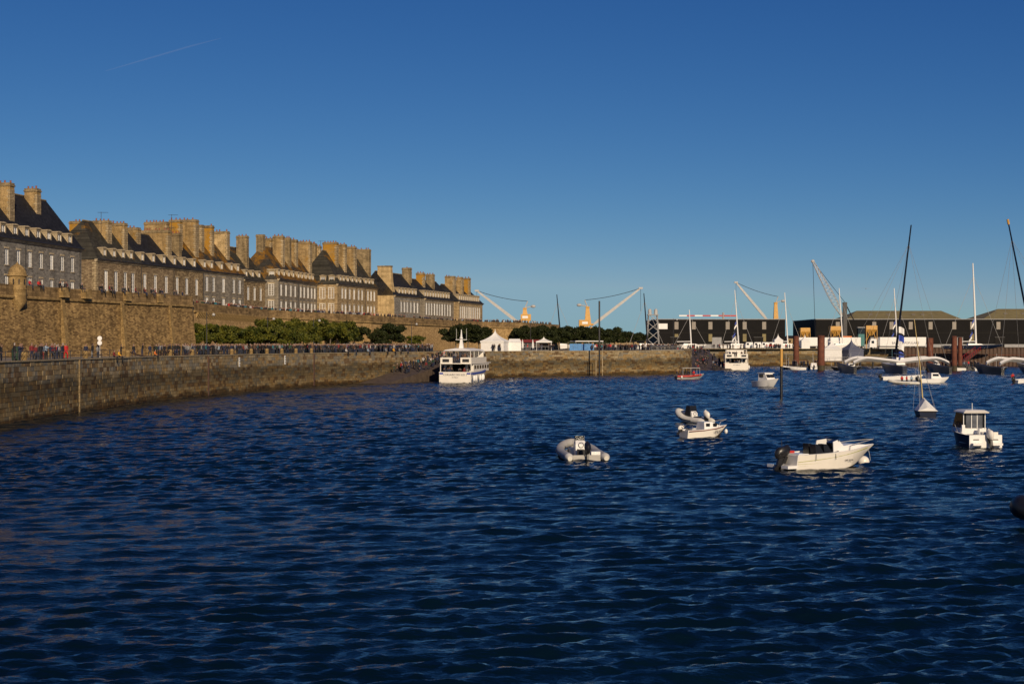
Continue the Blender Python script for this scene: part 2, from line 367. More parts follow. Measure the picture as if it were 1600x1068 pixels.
# the stone mole the photographer stands on (just below and behind the frame)
tag(MB().bx(-320, 320, -9, 3.6, -2, 5.72).build('viewing_mole', M['paving']), kind='structure')
UNIT = [MB().box((0, 0, 0), (1, 1, 1)).mesh('stone_block', b) for b in BLOCK]
def block_wall(name, line, label, own=0, course=0.46, ln=1.25, top=QZ, start_y=None, extra=None):
    root = empty(name, (line[0][0], line[0][1], 0), label=label, cat='wall')
    ox, oy = line[0]
    mb = MB()
    for a, b in zip(line, line[1:]):                 # backing wall behind the blocks
        t = (Vector(b) - Vector(a)).normalized(); n = Vector((t.y, -t.x)) * -0.25
        mb.quad((a[0] + n.x - ox, a[1] + n.y - oy, -1.5), (b[0] + n.x - ox, b[1] + n.y - oy, -1.5), (b[0] + n.x - ox, b[1] + n.y - oy, top - 0.05), (a[0] + n.x - ox, a[1] + n.y - oy, top - 0.05))
    back = mb.build('backing', MORTAR, root)
    nb, made = MB(), 0; k = 0; blocks = []
    z = -0.6
    while z < top - 0.05:
        h = min(course * uni(0.86, 1.12), top - z + 0.02)
        if top - z - h < 0.2: h = top - z + 0.01
        pts = resample(line, 0.05); s = int(uni(0, 18))
        while s < len(pts) - 4:
            n = int(ln * uni(0.55, 1.35) / 0.05); e = min(s + n, len(pts) - 1)
            pa, pb = pts[s][0], pts[e][0]; t = (pb - pa); L = t.length
            if L > 0.15: blocks.append(((pa + pb) / 2, t.normalized(), L - 0.03, z + h / 2, h - 0.028))
            s = e
        z += h
    own_set = sorted([b for b in blocks if b[0].y > (start_y or 0)], key=lambda b: b[0].y)[:own]; ids = set(id(b) for b in own_set)
    for b in blocks:
        c, t, L, zc, h = b; j = uni(-0.02, 0.035); n = Vector((t.y, -t.x)); mi = random.choices(range(5), (4, 3, 2, 2, 2))[0]
        ce = Vector((c.x + n.x * (j - 0.2) - ox, c.y + n.y * (j - 0.2) - oy, zc)); ang = math.atan2(t.y, t.x)
        if id(b) in ids:
            o = link('stone_block', UNIT[mi], root, ce, ang); o.scale = (L, 0.4, h)
        else:
            Mx = Matrix.Rotation(ang, 3, 'Z'); nb.box(ce, (L, 0.4, h), mi, Mx)
    tag(nb.build('stone_blocks', BLOCK, root), kind='stuff')
    cope = MB()
    for a, b in zip(line, line[1:]):
        t = (Vector(b) - Vector(a)); L = t.length; t /= L; n = Vector((t.y, -t.x)); c = (Vector(a) + Vector(b)) / 2 - n * 0.35
        cope.box((c.x - ox, c.y - oy, top + 0.065), (L + 0.02, 0.9, 0.13), 0, Matrix.Rotation(math.atan2(t.y, t.x), 3, 'Z'))
    cope.build('coping', BLOCK[3], root)
    return root
qw = block_wall('quay_wall', QUAY, 'long curving granite block quay wall below the ramparts', own=290, start_y=126)
block_wall('quay_wall', STUB, 'sunlit granite pier wall below the white tents and gazebo')
block_wall('quay_wall', STUB2 + FARW[1:], 'plain far quay wall behind the crowded slipway and rusty piles', ln=2.0, course=0.6)

def rampart(name, line, tops, label, batter=0.9, wmat='rampart'):
    root = empty(name, (line[0][0], line[0][1], QZ), label=label, cat='rampart'); ox, oy = line[0]
    base = offset(line, batter); cord = offset(line, 0.16); inn = offset(line, -0.9); outl = offset(line, 0.30)
    def strip(nm, lo, zl, hi, zh, mat, back=None):
        vs, fs, uv = [], [], []; u = 0
        for i in range(len(line)):
            if i: u += (Vector(line[i]) - Vector(line[i - 1])).length
            vs += [(lo[i][0] - ox, lo[i][1] - oy, zl[i] - QZ), (hi[i][0] - ox, hi[i][1] - oy, zh[i] - QZ)]; uv += [(u, zl[i]), (u, zh[i])]
            if back: vs.append((back[i][0] - ox, back[i][1] - oy, zh[i] - QZ)); uv.append((u, zh[i] + 0.9))
        k = 3 if back else 2
        for i in range(len(line) - 1):
            fs.append((k * i, k * (i + 1), k * (i + 1) + 1, k * i + 1))
            if back: fs.append((k * i + 1, k * (i + 1) + 1, k * (i + 1) + 2, k * i + 2))
        me = bpy.data.meshes.new(nm); me.from_pydata(vs, [], fs); me.materials.append(mat)
        ul = me.uv_layers.new(name='UVMap')
        for lp in me.loops: ul.data[lp.index].uv = uv[lp.vertex_index]
        return link(nm, me, root)
    strip('wall', base, [QZ - 0.3] * len(line), line, [t - 1.5 for t in tops], M[wmat])
    strip('parapet', cord, [t - 1.5 for t in tops], cord, tops, M['parapet'], inn)
    mb = MB()
    for i in range(len(line) - 1):
        a, b = Vector(outl[i]), Vector(outl[i + 1]); t = b - a; L = t.length; n = Vector((t.y, -t.x)) / L
        rings = []
        for p, z in ((a, tops[i] - 1.55), (b, tops[i + 1] - 1.55)):
            rings.append([(p.x - ox + n.x * o, p.y - oy + n.y * o, z - QZ + h) for o, h in ((0, -0.16), (0.05, 0), (0, 0.16), (-0.5, 0.16), (-0.5, -0.16))])
        mb.loft(rings)
    mb.build('cordon', M['turret'], root)
    return root
B_T = [15.2, 14.93, 14.93, 14.93]; C_T = [14.7, 14.25, 13.75, 13.55, 13.45, 13.4, 13.3]
bast = rampart('bastion', RAMP_P, B_T, 'tall battered rubble bastion wall carrying the small domed turret')
curt = rampart('curtain_wall', CURT, C_T, 'long rampart curtain wall behind the trees, topped by spectators', 0.5, 'curtain')
# flank of the bastion, walkways
mb = MB(); mb.quad((-50.6 + 63.8 * 0, 225, QZ - .3), (-56, 250, QZ - .3), (-56, 250, 14.93), (-50.6, 225, 14.93))
o = mb.build('bastion_flank', M['chim_grey']); o.parent = bast; o.matrix_parent_inverse = Matrix.Translation(-Vector((RAMP_P[0][0], RAMP_P[0][1], QZ)))
sheet('rampart_walk', RAMP_P + [(-56, 250), (-80, 262), (-95, 147)], 13.85, M['paving'])
sheet('rampart_walk', CURT + [(0, 440), (-25, 437), (-75, 258)], 12.3, M['paving'])
# buttress strips, loophole stones on the bastion
for px in (97, 190, 265):
    A, B = Vector(RAMP_P[1]), Vector(RAMP_P[3]); d = Vector(((px - CX) / F, 1)); AB = B - A
    t = -(A.x * d.y - A.y * d.x) / (AB.x * d.y - AB.y * d.x); p = A + AB * t; n = Vector((AB.y, -AB.x)).normalized()
    b = MB(); 
    b.loft([[(n.x * .95 - .35 * n.y, n.y * .95 + .35 * n.x, 0), (n.x * .95 + .35 * n.y, n.y * .95 - .35 * n.x, 0), (n.x * .2 + .35 * n.y, n.y * .2 - .35 * n.x, 0), (n.x * .2 - .35 * n.y, n.y * .2 + .35 * n.x, 0)],
            [(n.x * .2 - .35 * n.y, n.y * .2 + .35 * n.x, 7.6), (n.x * .2 + .35 * n.y, n.y * .2 - .35 * n.x, 7.6), (n.x * .0 + .35 * n.y, n.y * .0 - .35 * n.x, 7.6), (n.x * .0 - .35 * n.y, n.y * .0 + .35 * n.x, 7.6)]])
    o = b.build('buttress', M['turret'], bast, (p.x - RAMP_P[0][0], p.y - RAMP_P[0][1], 0))
for px in (102, 137, 200, 250):          # dressed stones of the embrasures
    t = None; A, B = Vector(RAMP_P[1]), Vector(RAMP_P[3]); d = Vector(((px - CX) / F, 1)); AB = B - A
    t = -(A.x * d.y - A.y * d.x) / (AB.x * d.y - AB.y * d.x); p = A + AB * t; n = Vector((AB.y, -AB.x)).normalized(); ang = math.atan2(AB.y, AB.x)
    MB().box((0, 0, 0), (1.5, 1.15, 1.3)).build('embrasure_block', M['turret'], bast, (p.x - RAMP_P[0][0] - n.x * .38, p.y - RAMP_P[0][1] - n.y * .38, 14.93 - 0.65 - QZ + 0.03), ang)
# domed turret on the bastion
_t, tp = (lambda a, b: (lambda d, AB: (0, a + AB * (-(a.x * d.y - a.y * d.x) / (AB.x * d.y - AB.y * d.x))))(Vector(((27 - CX) / F, 1)), b - a))(Vector(RAMP_P[1]), Vector(RAMP_P[2])); tr = empty('watch_turret', (tp.x, tp.y, 13.0), label='small round stone watch turret with domed cap on the bastion', cat='turret'); tr.scale = (.9, .9, .92)
MB().lathe([(0.05, -1.9), (0.5, -1.3), (1.0, -.7), (1.28, -.3), (1.32, 0), (1.25, .05), (1.25, 1.4), (1.32, 1.45), (1.32, 1.6), (1.22, 1.65), (1.22, 3.2)], n=20).build('drum', M['turret'], tr, smooth=True)
MB().lathe([(1.25, 3.2), (1.45, 3.3), (1.45, 3.45), (1.28, 3.5), (1.2, 3.95), (1.0, 4.4), (.65, 4.75), (.25, 4.95), (.1, 5.1), (.05, 5.3)], n=20).build('dome', M['turret'], tr, smooth=True)
for a in (-95, -60, -20): MB().box((0, 0, 0), (.14, .5, .75)).build('loophole', M['black'], tr, (1.02 * math.cos(R(a)), 1.02 * math.sin(R(a)), 2.5), R(a + 90))
# corbels under the parapet of the curtain
for i in range(46):
    t = i / 46 * 0.92 + 0.03; a, b = Vector(CURT[0]), Vector(CURT[1]); p = a + (b - a) * t; n = Vector((b.y - a.y, a.x - b.x)).normalized(); z = 14.7 - .45 * t - 1.65
    MB().loft([[(-.16, 0, 0), (.16, 0, 0), (.16, -.75, 0), (-.16, -.75, 0)], [(-.16, 0, -.5), (.16, 0, -.5), (.16, -.5, -.5), (-.16, -.5, -.5)], [(-.16, 0, -1.1), (.16, 0, -1.1), (.16, -.1, -1.1), (-.16, -.1, -1.1)]]).build('corbel', M['turret'], curt, (p.x - CURT[0][0], p.y - CURT[0][1], z - QZ), math.atan2(b.y - a.y, b.x - a.x))

# ------------------------------------------------------------------ houses
def on_line(A, B, px):
    A, B = Vector(A), Vector(B); d = Vector(((px - CX) / F, 1)); AB = B - A
    t = -(A.x * d.y - A.y * d.x) / (AB.x * d.y - AB.y * d.x); return t * AB.length, (A + AB * t)
WINMESH = {}
POT = MB().lathe([(.14, 0), (.12, .38), (.15, .42)], n=7).mesh('chimney_pot', M['terracotta'])
def window_mesh(w, h, wide):
    k = (round(w, 2), round(h, 2), wide)
    if k not in WINMESH:
        m = MB(); fw = 0.09
        m.bx(-w / 2, -w / 2 + fw, 0, .09, 0, h); m.bx(w / 2 - fw, w / 2, 0, .09, 0, h); m.bx(-w / 2 + fw, w / 2 - fw, 0, .09, 0, fw); m.bx(-w / 2 + fw, w / 2 - fw, 0, .09, h - fw, h)
        m.bx(-.05, .05, .005, .085, fw, h - fw)
        nb = 5 if h > 1.8 else 3
        for i in range(1, nb): m.bx(-w / 2 + fw, w / 2 - fw, .02, .07, h * i / nb - .025, h * i / nb + .025)
        WINMESH[k] = (m.mesh('window', M['white']), MB().quad((-w / 2 + .05, .06, .05), (w / 2 - .05, .06, .05), (w / 2 - .05, .06, h - .05), (-w / 2 + .05, .06, h - .05)).mesh('pane', M['glass']))
    return WINMESH[k]
def put_window(root, x, z, w, h, y=.07, rz=0, loc=None):
    fm, pm = window_mesh(w, h, 0); o = link('window', fm, root, loc or (x, y, z), rz); p = link('pane', pm, o)
    p.material_slots[0].link = 'OBJECT'; p.material_slots[0].material = random.choice((M['glass'], M['glass'], M['greyglass'], M['curtain_white'], M['dglass'])); return o
DORM = {}
def dormer_mesh(w, h, mat):
    k = (w, h, mat)
    if k not in DORM:
        m = MB(); d = 2.6
        m.bx(-w / 2, -w / 2 + .2, 0, d, 0, h); m.bx(w / 2 - .2, w / 2, 0, d, 0, h); m.bx(-w / 2 + .2, w / 2 - .2, .02, .3, 0, .25); m.bx(-w / 2 + .2, w / 2 - .2, .02, d, h - .25, h)
        m.loft([[(-w / 2 - .12, y, h), (-w / 2 - .12, y, h + .12), (0, y, h + .26), (w / 2 + .12, y, h + .12), (w / 2 + .12, y, h)] for y in (-.1, d)], 1)
        DORM[k] = m.mesh('dormer', [M[mat], M['trim']])
    return DORM[k]

def house(A, B, zc, label, wall, roof, wins, rows, dorm=(), dh=1.95, ridge=6.6, run=5.2, hip=0, end_wins=(), chim=(), z0=6.0, win_w=1.05, trim='trim', pipe=(), dw=1.25, dmat='trim'):
    A, B = Vector(A), Vector(B); L = (B - A).length; t = (B - A) / L; ang = math.atan2(t.y, t.x); n = Vector((t.y, -t.x))
    root = empty('town_house', (A.x, A.y, z0), ang, label, 'house', 'granite houses along the ramparts')
    H = zc - z0; D = 2 * run
    us = [u for u in (on_line(A, B, px)[0] for px in wins)]
    ops = [(u - win_w / 2, u + win_w / 2, r0 - z0, r1 - z0) for u in us for r0, r1 in rows if .4 < u < L - .4]
    xs = sorted(set([0, L] + [v for o in ops for v in o[:2]])); zs = sorted(set([0, H] + [v for o in ops for v in o[2:]]))
    m = MB()
    for i in range(len(xs) - 1):
        for j in range(len(zs) - 1):
            cx, cz = (xs[i] + xs[i + 1]) / 2, (zs[j] + zs[j + 1]) / 2
            if any(o[0] < cx < o[1] and o[2] < cz < o[3] for o in ops): continue
            m.quad((xs[i], 0, zs[j]), (xs[i + 1], 0, zs[j]), (xs[i + 1], 0, zs[j + 1]), (xs[i], 0, zs[j + 1]))
    for x0, x1, a, b in ops:
        for q in (((x0, 0, a), (x0, .3, a), (x0, .3, b), (x0, 0, b)), ((x1, 0, a), (x1, 0, b), (x1, .3, b), (x1, .3, a)), ((x0, 0, b), (x0, .3, b), (x1, .3, b), (x1, 0, b)), ((x0, 0, a), (x1, 0, a), (x1, .3, a), (x0, .3, a))): m.quad(*q)
    m.quad((0, 0, 0), (0, D, 0), (0, D, H), (0, 0, H)); m.quad((L, 0, 0), (L, 0, H), (L, D, H), (L, D, 0)); m.quad((0, D, 0), (L, D, 0), (L, D, H), (0, D, H))
    wl = link('wall', (lambda me: me)(m_noflip(m, 'wall', M[wall])), root)
    for x0, x1, a, b in ops:
        wdw = put_window(root, (x0 + x1) / 2, a, x1 - x0 - .02, b - a - .02)
        s = MB().bx(-(x1 - x0) / 2 - .12, (x1 - x0) / 2 + .12, -.17, -.06, -.14, -.01).build('sill', M[trim], wdw)
        MB().bx(-(x1 - x0) / 2 - .2, (x1 - x0) / 2 + .2, -.12, -.075, b - a + .01, b - a + .26).build('lintel', M[trim], wdw)
    # cornice and roof
    MB().loft([[(x, -.02, H - .35), (x, -.14, H - .3), (x, -.3, H - .05), (x, -.38, H), (x, -.38, H + .12), (x, .2, H + .12), (x, .2, H - .35)] for x in (-.15, L + .15)]).build('cornice', M[trim], root)
    MB().tube([(-.1, -.44, H + .1), (L + .1, -.44, H + .1)], .09, n=6).build('gutter', M['dark'], root)
    for px in pipe:
        u = on_line(A, B, px)[0]; MB().tube([(u, -.12, 0), (u, -.12, H - .2)], .06, n=6).build('downpipe', M['dark'], root)
    e = H + .1; rm = MB(); x0r = hip if hip else 0; r = H + ridge
    rm.quad((-.1, -.3, e), (L + .1, -.3, e), (L + .1, run, r), (x0r, run, r)); rm.quad((x0r, run, r), (L + .1, run, r), (L + .1, D + .2, e), (-.1, D + .2, e))
    rm.add([(-.1, -.3, e), (x0r if hip else -.1, run, r), (-.1, D + .2, e)], [(0, 1, 2)]); rm.add([(L + .1, -.3, e), (L + .1, run, r), (L + .1, D + .2, e)], [(0, 1, 2)])
    rf = rm.build('roof', M[roof], root)
    MB().tube([(x0r, run, r + .03), (L, run, r + .03)], .13, n=6).build('ridge_tiles', M['chim_grey'], rf)
    for px in dorm:
        u = on_line(A, B, px)[0]
        if -.3 < u < L - .3:
            d = link('dormer', dormer_mesh(dw, dh, dmat), root, (u, .25, H + .12)); put_window(d, 0, 0, dw - .42, dh - .5, loc=(0, .1, .26))
    for (xl, xr, yt, y0, mat, th) in chim:
        nin = -n; Ao = A + nin * y0; Bo = B + nin * y0
        u, p = on_line(Ao, Bo, xr - th * 2.6)
        dvec = Vector(((xl - CX) / F, 1)); k = -(p.x * dvec.y - p.y * dvec.x) / (nin.x * dvec.y - nin.y * dvec.x)
        k = max(1.0, min(k, 8.5)); top = gz(yt, p.y) - z0
        c = MB(); b0 = H - .3
        c.bx(u, u + th, y0, y0 + k, b0, top - .5); cm = c.build('chimney', M[mat], root)
        MB().bx(u - .1, u + th + .1, y0 - .1, y0 + k + .1, top - .5, top - .28).bx(u - .02, u + th + .02, y0 - .02, y0 + k + .02, top - .28, top).build('cap', M['chim_grey'], cm)
        q = MB(); zq = b0 + 1; i = 0
        while zq < top - 1:
            ww = .5 if i % 2 else .3; q.bx(u - .025, u + th + .025, y0 - .03, y0 + ww, zq, zq + .36); zq += .42; i += 1
        q.build('quoins', M['quoin' if mat != 'chim_grey' else 'chim_grey'], cm)
        npot = max(2, int(k / .6))
        for i in range(npot):
            if rnd() < .25: continue
            o = link('chimney_pot', POT, cm, (u + th * uni(.35, .65), y0 + .35 + (k - .7) * i / max(1, npot - 1), top - .01)); o.scale = (1, 1, uni(.7, 1.1))
    return root
def m_noflip(m, name, mat):
    me = bpy.data.meshes.new(name); me.from_pydata(m.v, [], m.f); me.materials.append(mat); return me

E = EYE
WR = [(E + 10.6, E + 12.95), (E + 7.1, E + 9.4)]
h1A, h1B = (-71.25, 184), (-66.3, 219)
h1 = house(h1A, h1B, 21.9, 'grey granite house with dark slate roof beside the domed turret', 'granite', 'slate', (-22, -6, 10.5, 29, 47, 64.5, 81, 97.5, 113.5), [(E + 10.9, E + 13.1), (E + 7.2, E + 9.4)],
      dorm=(-12, 8, 27, 45, 63, 79.5, 95.5, 112), dh=1.95, ridge=7.6, run=5.8, hip=0, pipe=(39, 124), chim=[(-14, 19, 285, 2.0, 'chim', 1.3), (38, 61, 294, 3.6, 'chim', 1.3)], dw=1.5)
def corner_quoins(root, H, mat='quoin'):
    z = 0.2; i = 0
    while z < H - .6:
        a = .75 if i % 2 else .45; MB().bx(-.03, a, -.03, 1.2 - a, z, z + .42).build('quoin', M[mat], root); z += .45; i += 1
def hl(px):      # facade line of the second row
    for a, b in (((-69, 236), (-59.4, 274)), ((-59.4, 274), (-54.9, 291))):
        u, p = on_line(a, b, px)
        if p.y <= 274.01 or a[1] > 270: return (p.x, p.y)
D_ = dict(win_w=1.1, dw=1.15)
h2 = house(hl(150), hl(220.5), 21.4, 'brown granite house with mossy hipped roof and white quoins', 'granite_brown', 'slate_moss', (166, 181.5, 196, 208), [(E + 8.9, E + 12.3)], dorm=(166, 181, 195, 207.5), hip=4.5, pipe=(220,), z0=6,
      chim=[(145, 172, 344, 2.2, 'chim', 1.2), (172, 197, 348, 1.6, 'chim', 1.2), (198, 218, 355, 3.2, 'chim', 1.1), (150, 168, 350, 5.4, 'chim_grey', 1.0)], ridge=7.0, **D_)
corner_quoins(h2, 15.4)
house(hl(220.5), hl(272), 21.4, 'reddish brown granite house under a broad tan chimney wall', 'granite_brown', 'slate', (226.5, 243, 260), [(E + 9.3, E + 12.3)], dorm=(225, 242, 258.5), pipe=(271,),
      chim=[(225, 263, 346, 5.2, 'chim', 1.2), (220, 266, 359, 1.6, 'chim', 1.4)], ridge=6.2, **D_)
house(hl(272), hl(318), 21.4, 'rubble stone house below the two tallest lichened chimney stacks', 'rubble', 'slate', (277, 292, 307.5), [(E + 9.3, E + 12.3)], dorm=(275, 290, 306), pipe=(317,),
      chim=[(264, 284, 343, 3.6, 'chim_orange', 1.1), (266, 282.5, 364, 1.8, 'chim_grey', 1.1), (283, 309, 342.5, 2.0, 'chim', 1.4), (306, 318, 351, 3, 'quoin', 1.0), (300, 320, 356, 5.6, 'chim', 1.0)], ridge=5.6, **D_)
house(hl(318), hl(381), 21.4, 'smooth grey ashlar house with orange lichened roof', 'ashlar', 'slate_lichen', (323.5, 334, 349.5, 365.5, 374.7), [(E + 10.2, E + 13.0), (E + 6.4, E + 9.0)], dorm=(322, 333, 348.5, 364, 374),
      chim=[(318, 333.5, 352, 2.6, 'chim_orange', 1.1), (334, 358, 361, 2.2, 'plaster', 1.2), (369, 388, 368, 3.6, 'chim_grey', 1.1)], ridge=6.6, **D_)
house((-55.7, 295.3), (-53, 305.8), 20.7, 'narrow low brown house squeezed between two taller stone houses', 'rubble', 'slate_moss', (388, 398, 407.5), [(E + 9.2, E + 11.9)], dorm=(387, 397, 407),
      chim=[(400, 414, 366, 1.8, 'chim_grey', 1.2), (413, 426, 372, 4.5, 'chim', 1.0)], ridge=7.2, **D_)
h7 = house((-50.1, 305), (-45.3, 331), 21.3, 'long brown ashlar house with dormers under orange lichen', 'ashlar', 'slate_lichen', (439.5, 447, 454.5, 461.5, 470, 475.5, 481.5, 487, 492), [(E + 10.4, E + 12.9), (E + 6.8, E + 9.3)], dorm=(438, 446, 453.5, 460.5, 468.5, 474, 480, 486, 491), hip=3.8, pipe=(466,),
      chim=[(426, 445, 368, 1.9, 'chim', 1.2), (445, 455.5, 371, 2.1, 'chim_grey', 1.2), (455, 466, 374, 2.3, 'chim', 1.2), (466, 488, 377, 1.4, 'chim', 1.4), (488, 495.5, 380, 1.6, 'chim_grey', 1.1), (452, 476, 379, 5.2, 'chim_grey', 1.0), (478, 503, 384, 5.0, 'chim', 1.0)], ridge=7.4, **D_)
h8 = house((-40.5, 329.6), (-33.5, 355), 21.2, 'golden ashlar house with steep dark hip and orange chimney wall', 'ashlar_gold', 'slate_moss', (535, 540, 546.5, 553.5, 560.5, 566, 575, 580, 585), [(E + 10.6, E + 13.0), (E + 6.9, E + 9.3)], dorm=(534, 539, 545.5, 552.5, 559, 565, 573.5, 579, 584.5), hip=3.4, pipe=(543, 570),
      chim=[(504, 529, 378, 2.6, 'chim_orange', 1.3), (529, 542, 381, 1.8, 'chim', 1.2), (542, 557.5, 385, 1.4, 'chim', 1.2), (557, 580, 389, 1.6, 'chim_grey', 1.4), (538, 566, 390, 5.0, 'chim', 1.0)], ridge=8.2, **D_)
h9 = house((-29.2, 353.7), (-24, 371.4), 19.4, 'house ending in a tall blank cream rendered gable chimney', 'granite', 'slate', (627, 632, 636.5, 642, 647.5, 652.5), [(E + 8.0, E + 10.7)], dorm=(625.5, 631, 635.5, 641, 646.5, 651.5),
      chim=[(628, 644, 418, 2.6, 'chim_grey', 1.2)], ridge=6.2, **D_)
house((-22.7, 371), (-16.1, 393.6), 19.2, 'pale granite house with a close row of tall white windows', 'ashlar', 'slate', (666.5, 670.5, 674.5, 679, 683, 687, 691, 695, 699.5, 703.5), [(E + 7.6, E + 10.8)], dorm=(666, 670, 674, 678.5, 682.5, 686.5, 690.5, 694.5, 699, 703),
      chim=[(650, 665, 426, 3.0, 'chim_orange', 1.2), (665, 680, 428, 2.6, 'chim_grey', 1.2)], ridge=5.4, **D_)
house((-14.7, 393.2), (-8.6, 414.2), 19.0, 'last golden house of the row where the rampart runs on alone', 'ashlar_gold', 'slate', (719.5, 722.5, 725.5, 728.5, 731.5, 734.5, 737.5, 740.5, 743.5, 746.5, 749.5), [(E + 7.1, E + 10.5)], dorm=(719.5, 722.5, 725.5, 728.5, 731.5, 734.5, 737.5, 740.5, 743.5, 746.5, 749.5),
      chim=[(695, 713, 431, 2.2, 'chim', 1.3), (713, 725, 432.5, 1.8, 'chim', 1.2), (725, 736.5, 434, 2.0, 'chim_orange', 1.2), (706, 730, 437, 5.0, 'chim_grey', 1.0)], ridge=5.0, **D_)
# end walls that face the water of the projecting houses: windows, tall gable
for root, (ww, zlist, ylist) in ((h7, (1.25, (E + 10.4, E + 6.8), (1.6,))), (h8, (1.45, (E + 10.5, E + 6.8), (1.5, 3.7)))):
    for y in ylist:
        for z in zlist:
            fm, pm = window_mesh(ww, 2.5, 0); o = link('window', fm, root, (-.05, y, z - 6.0), R(-90)); link('pane', pm, o)
            MB().bx(-ww / 2 - .2, ww / 2 + .2, -.03, .04, 2.5, 2.8).build('lintel', M['trim'], o)
    for y in ylist:
        d = link('dormer', dormer_mesh(1.5, 1.8, 'trim'), root, (.25, y, 15.4), R(-90)); put_window(d, 0, 0, 1.05, 1.25, loc=(0, .1, .26))
g = MB(); g.loft([[(-.1, 0, 0), (1.6, 0, 0), (1.6, 4.9, 0), (-.1, 4.9, 0)], [(-.1, 0.1, 12), (1.6, 0.1, 12), (1.6, 4.9, 12), (-.1, 4.9, 12)], [(-.1, .9, 17), (1.4, .9, 17), (1.4, 4.6, 17), (-.1, 4.6, 17)], [(-.1, 1.1, 20.6), (1.3, 1.1, 20.6), (1.3, 4.5, 20.6), (-.1, 4.5, 20.6)]])
gb = g.build('gable_wall', M['plaster'], h9); MB().bx(-.2, 1.4, 1.0, 4.6, 20.6, 20.9).build('cap', M['chim_grey'], gb)
# house standing behind, seen over the roofs
bk = house((-79, 262), (-72, 288), 23.0, 'house behind whose lichened chimney rises over the hipped roof', 'rubble', 'slate_moss', (), [], chim=[(108, 127, 345, 1.5, 'chim_orange', 1.2)], ridge=5)
# television aerials on the roofs
def aerial(px, py, Y, hgt, where):
    b = P(px, py, Y); r = empty('television_aerial', (b.x, b.y, b.z - hgt), label='thin dark television aerial ' + where, cat='aerial', group='roof aerials')
    MB().tube([(0, 0, 0), (0, 0, hgt)], .04, n=5).build('pole', M['dark'], r)
    m = MB(); m.tube([(-.6, 0, hgt - .1), (1.2, 0, hgt - .1)], .03, n=4)
    for k in range(5): m.tube([(-.5 + k * .4, -.3, hgt - .1), (-.5 + k * .4, .3, hgt - .1)], .02, n=4)
    m.build('crossbars', M['dark'], r)
aerial(158, 331, 243, 3.4, 'above the mossy hipped roof'); aerial(268, 335, 268, 4, 'above the tallest chimney stacks'); aerial(501, 376, 334, 3.5, 'beside the orange chimney wall')

# ------------------------------------------------------------------ trees
def leaf_cloud(blobs, nleaf, size, name, mat):
    vs = []; fs = []
    for (c, r) in blobs:
        n = int(nleaf * (r[0] * r[1] * r[2]) ** (2 / 3))
        d = rng.normal(size=(n, 3)); d /= np.linalg.norm(d, axis=1)[:, None]
        rad = 0.55 + 0.5 * rng.random(n) ** 0.6
        p = np.array(c) + d * rad[:, None] * np.array(r) * (1 + .18 * np.sin(d[:, :1] * 7 + d[:, 1:2] * 9 + d[:, 2:] * 5))
        for q, dd in zip(p, d):
            a = rng.normal(size=3) + dd * 0.5; a /= np.linalg.norm(a); b = np.cross(a, rng.normal(size=3)); b /= np.linalg.norm(b); e = np.cross(a, b); s = size * (0.6 + 0.8 * rng.random())
            i = len(vs); vs += [tuple(q + b * s), tuple(q + e * s * .6), tuple(q - b * s), tuple(q - e * s * .6)]; fs.append((i, i + 1, i + 2, i + 3))
    me = bpy.data.meshes.new(name); me.from_pydata(vs, [], fs); me.materials.append(mat); return me
def tree_proto(h, rad, mat, dens):
    blobs = [((0, 0, h * .6), (rad * .45, rad * .45, h * .2))]
    for k in range(19):
        a = k * 2.4 + uni(-.4, .4); rr = rad * uni(.3, .95); q = uni(.18, .36); blobs.append(((rr * math.cos(a), rr * math.sin(a), h * (uni(.42, .92) - .12 * rr / rad)), (rad * q, rad * q * uni(.8, 1.2), h * uni(.06, .13))))
    cm = leaf_cloud(blobs, dens, .19, 'crown', mat)
    m = MB(); m.tube([(0, 0, 0), (.05, 0, h * .2), (0, .04, h * .42), (0, 0, h * .7)], [.17, .14, .11, .04], n=7)
    for k in range(5):
        a = k * 1.3 + .4; m.tube([(0, 0, h * (.3 + .05 * k)), (rad * .3 * math.cos(a), rad * .3 * math.sin(a), h * .55), (rad * .6 * math.cos(a), rad * .6 * math.sin(a), h * .7)], [.08, .05, .02], n=5)
    return cm, m.mesh('trunk', M['bark'])
TP = [tree_proto(5.4, 2.6, M['leaf'], 420) for _ in range(2)] + [tree_proto(7.3, 3.3, M['leaf'], 420) for _ in range(2)] + [tree_proto(6.6, 3.4, M['leafdark'], 420) for _ in range(2)]
def tree(px, Y, kind, s, label, group):
    cm, tm = TP[kind]; r = empty('quay_tree', (gx(px, Y), Y, QZ), uni(0, 6), label, 'tree', group); r.scale = (s, s, s)
    link('trunk', tm, r); link('crown', cm, r); return r
for i, (px, lb) in enumerate(((312, 'small yellow green tree tucked against the bastion corner'), (337, 'small yellow green tree just beyond the first rampart lamp post'), (360, 'small yellow green tree in the middle of the corbelled rampart'), (381, 'small yellow green tree halfway from the first lamp post to the dense row'), (402, 'last small yellow green tree before the dense tree row'))): tree(px, 234 + i * 4, i % 2, uni(.95, 1.08), lb, 'small trees under the rampart')
for i, px in enumerate((415, 432, 452, 474, 495, 516, 536)): tree(px, 262 + i * 5, 2 + i % 2, uni(.92, 1.05), 'rounded green tree in the dense row behind the crowd', 'dense row of quay trees')
tree(421, 250, 0, 1.0, 'low bright green tree in front of the dense tree row', 'low bright trees'); tree(444, 256, 1, 1.0, 'low bright green tree in front of the dense tree row', 'low bright trees'); tree(470, 262, 0, 1.05, 'low bright green tree in front of the dense tree row', 'low bright trees')
tree(547, 300, 4, 1.05, 'dark tree closing the dense row beside bare rampart', 'dark rampart trees')
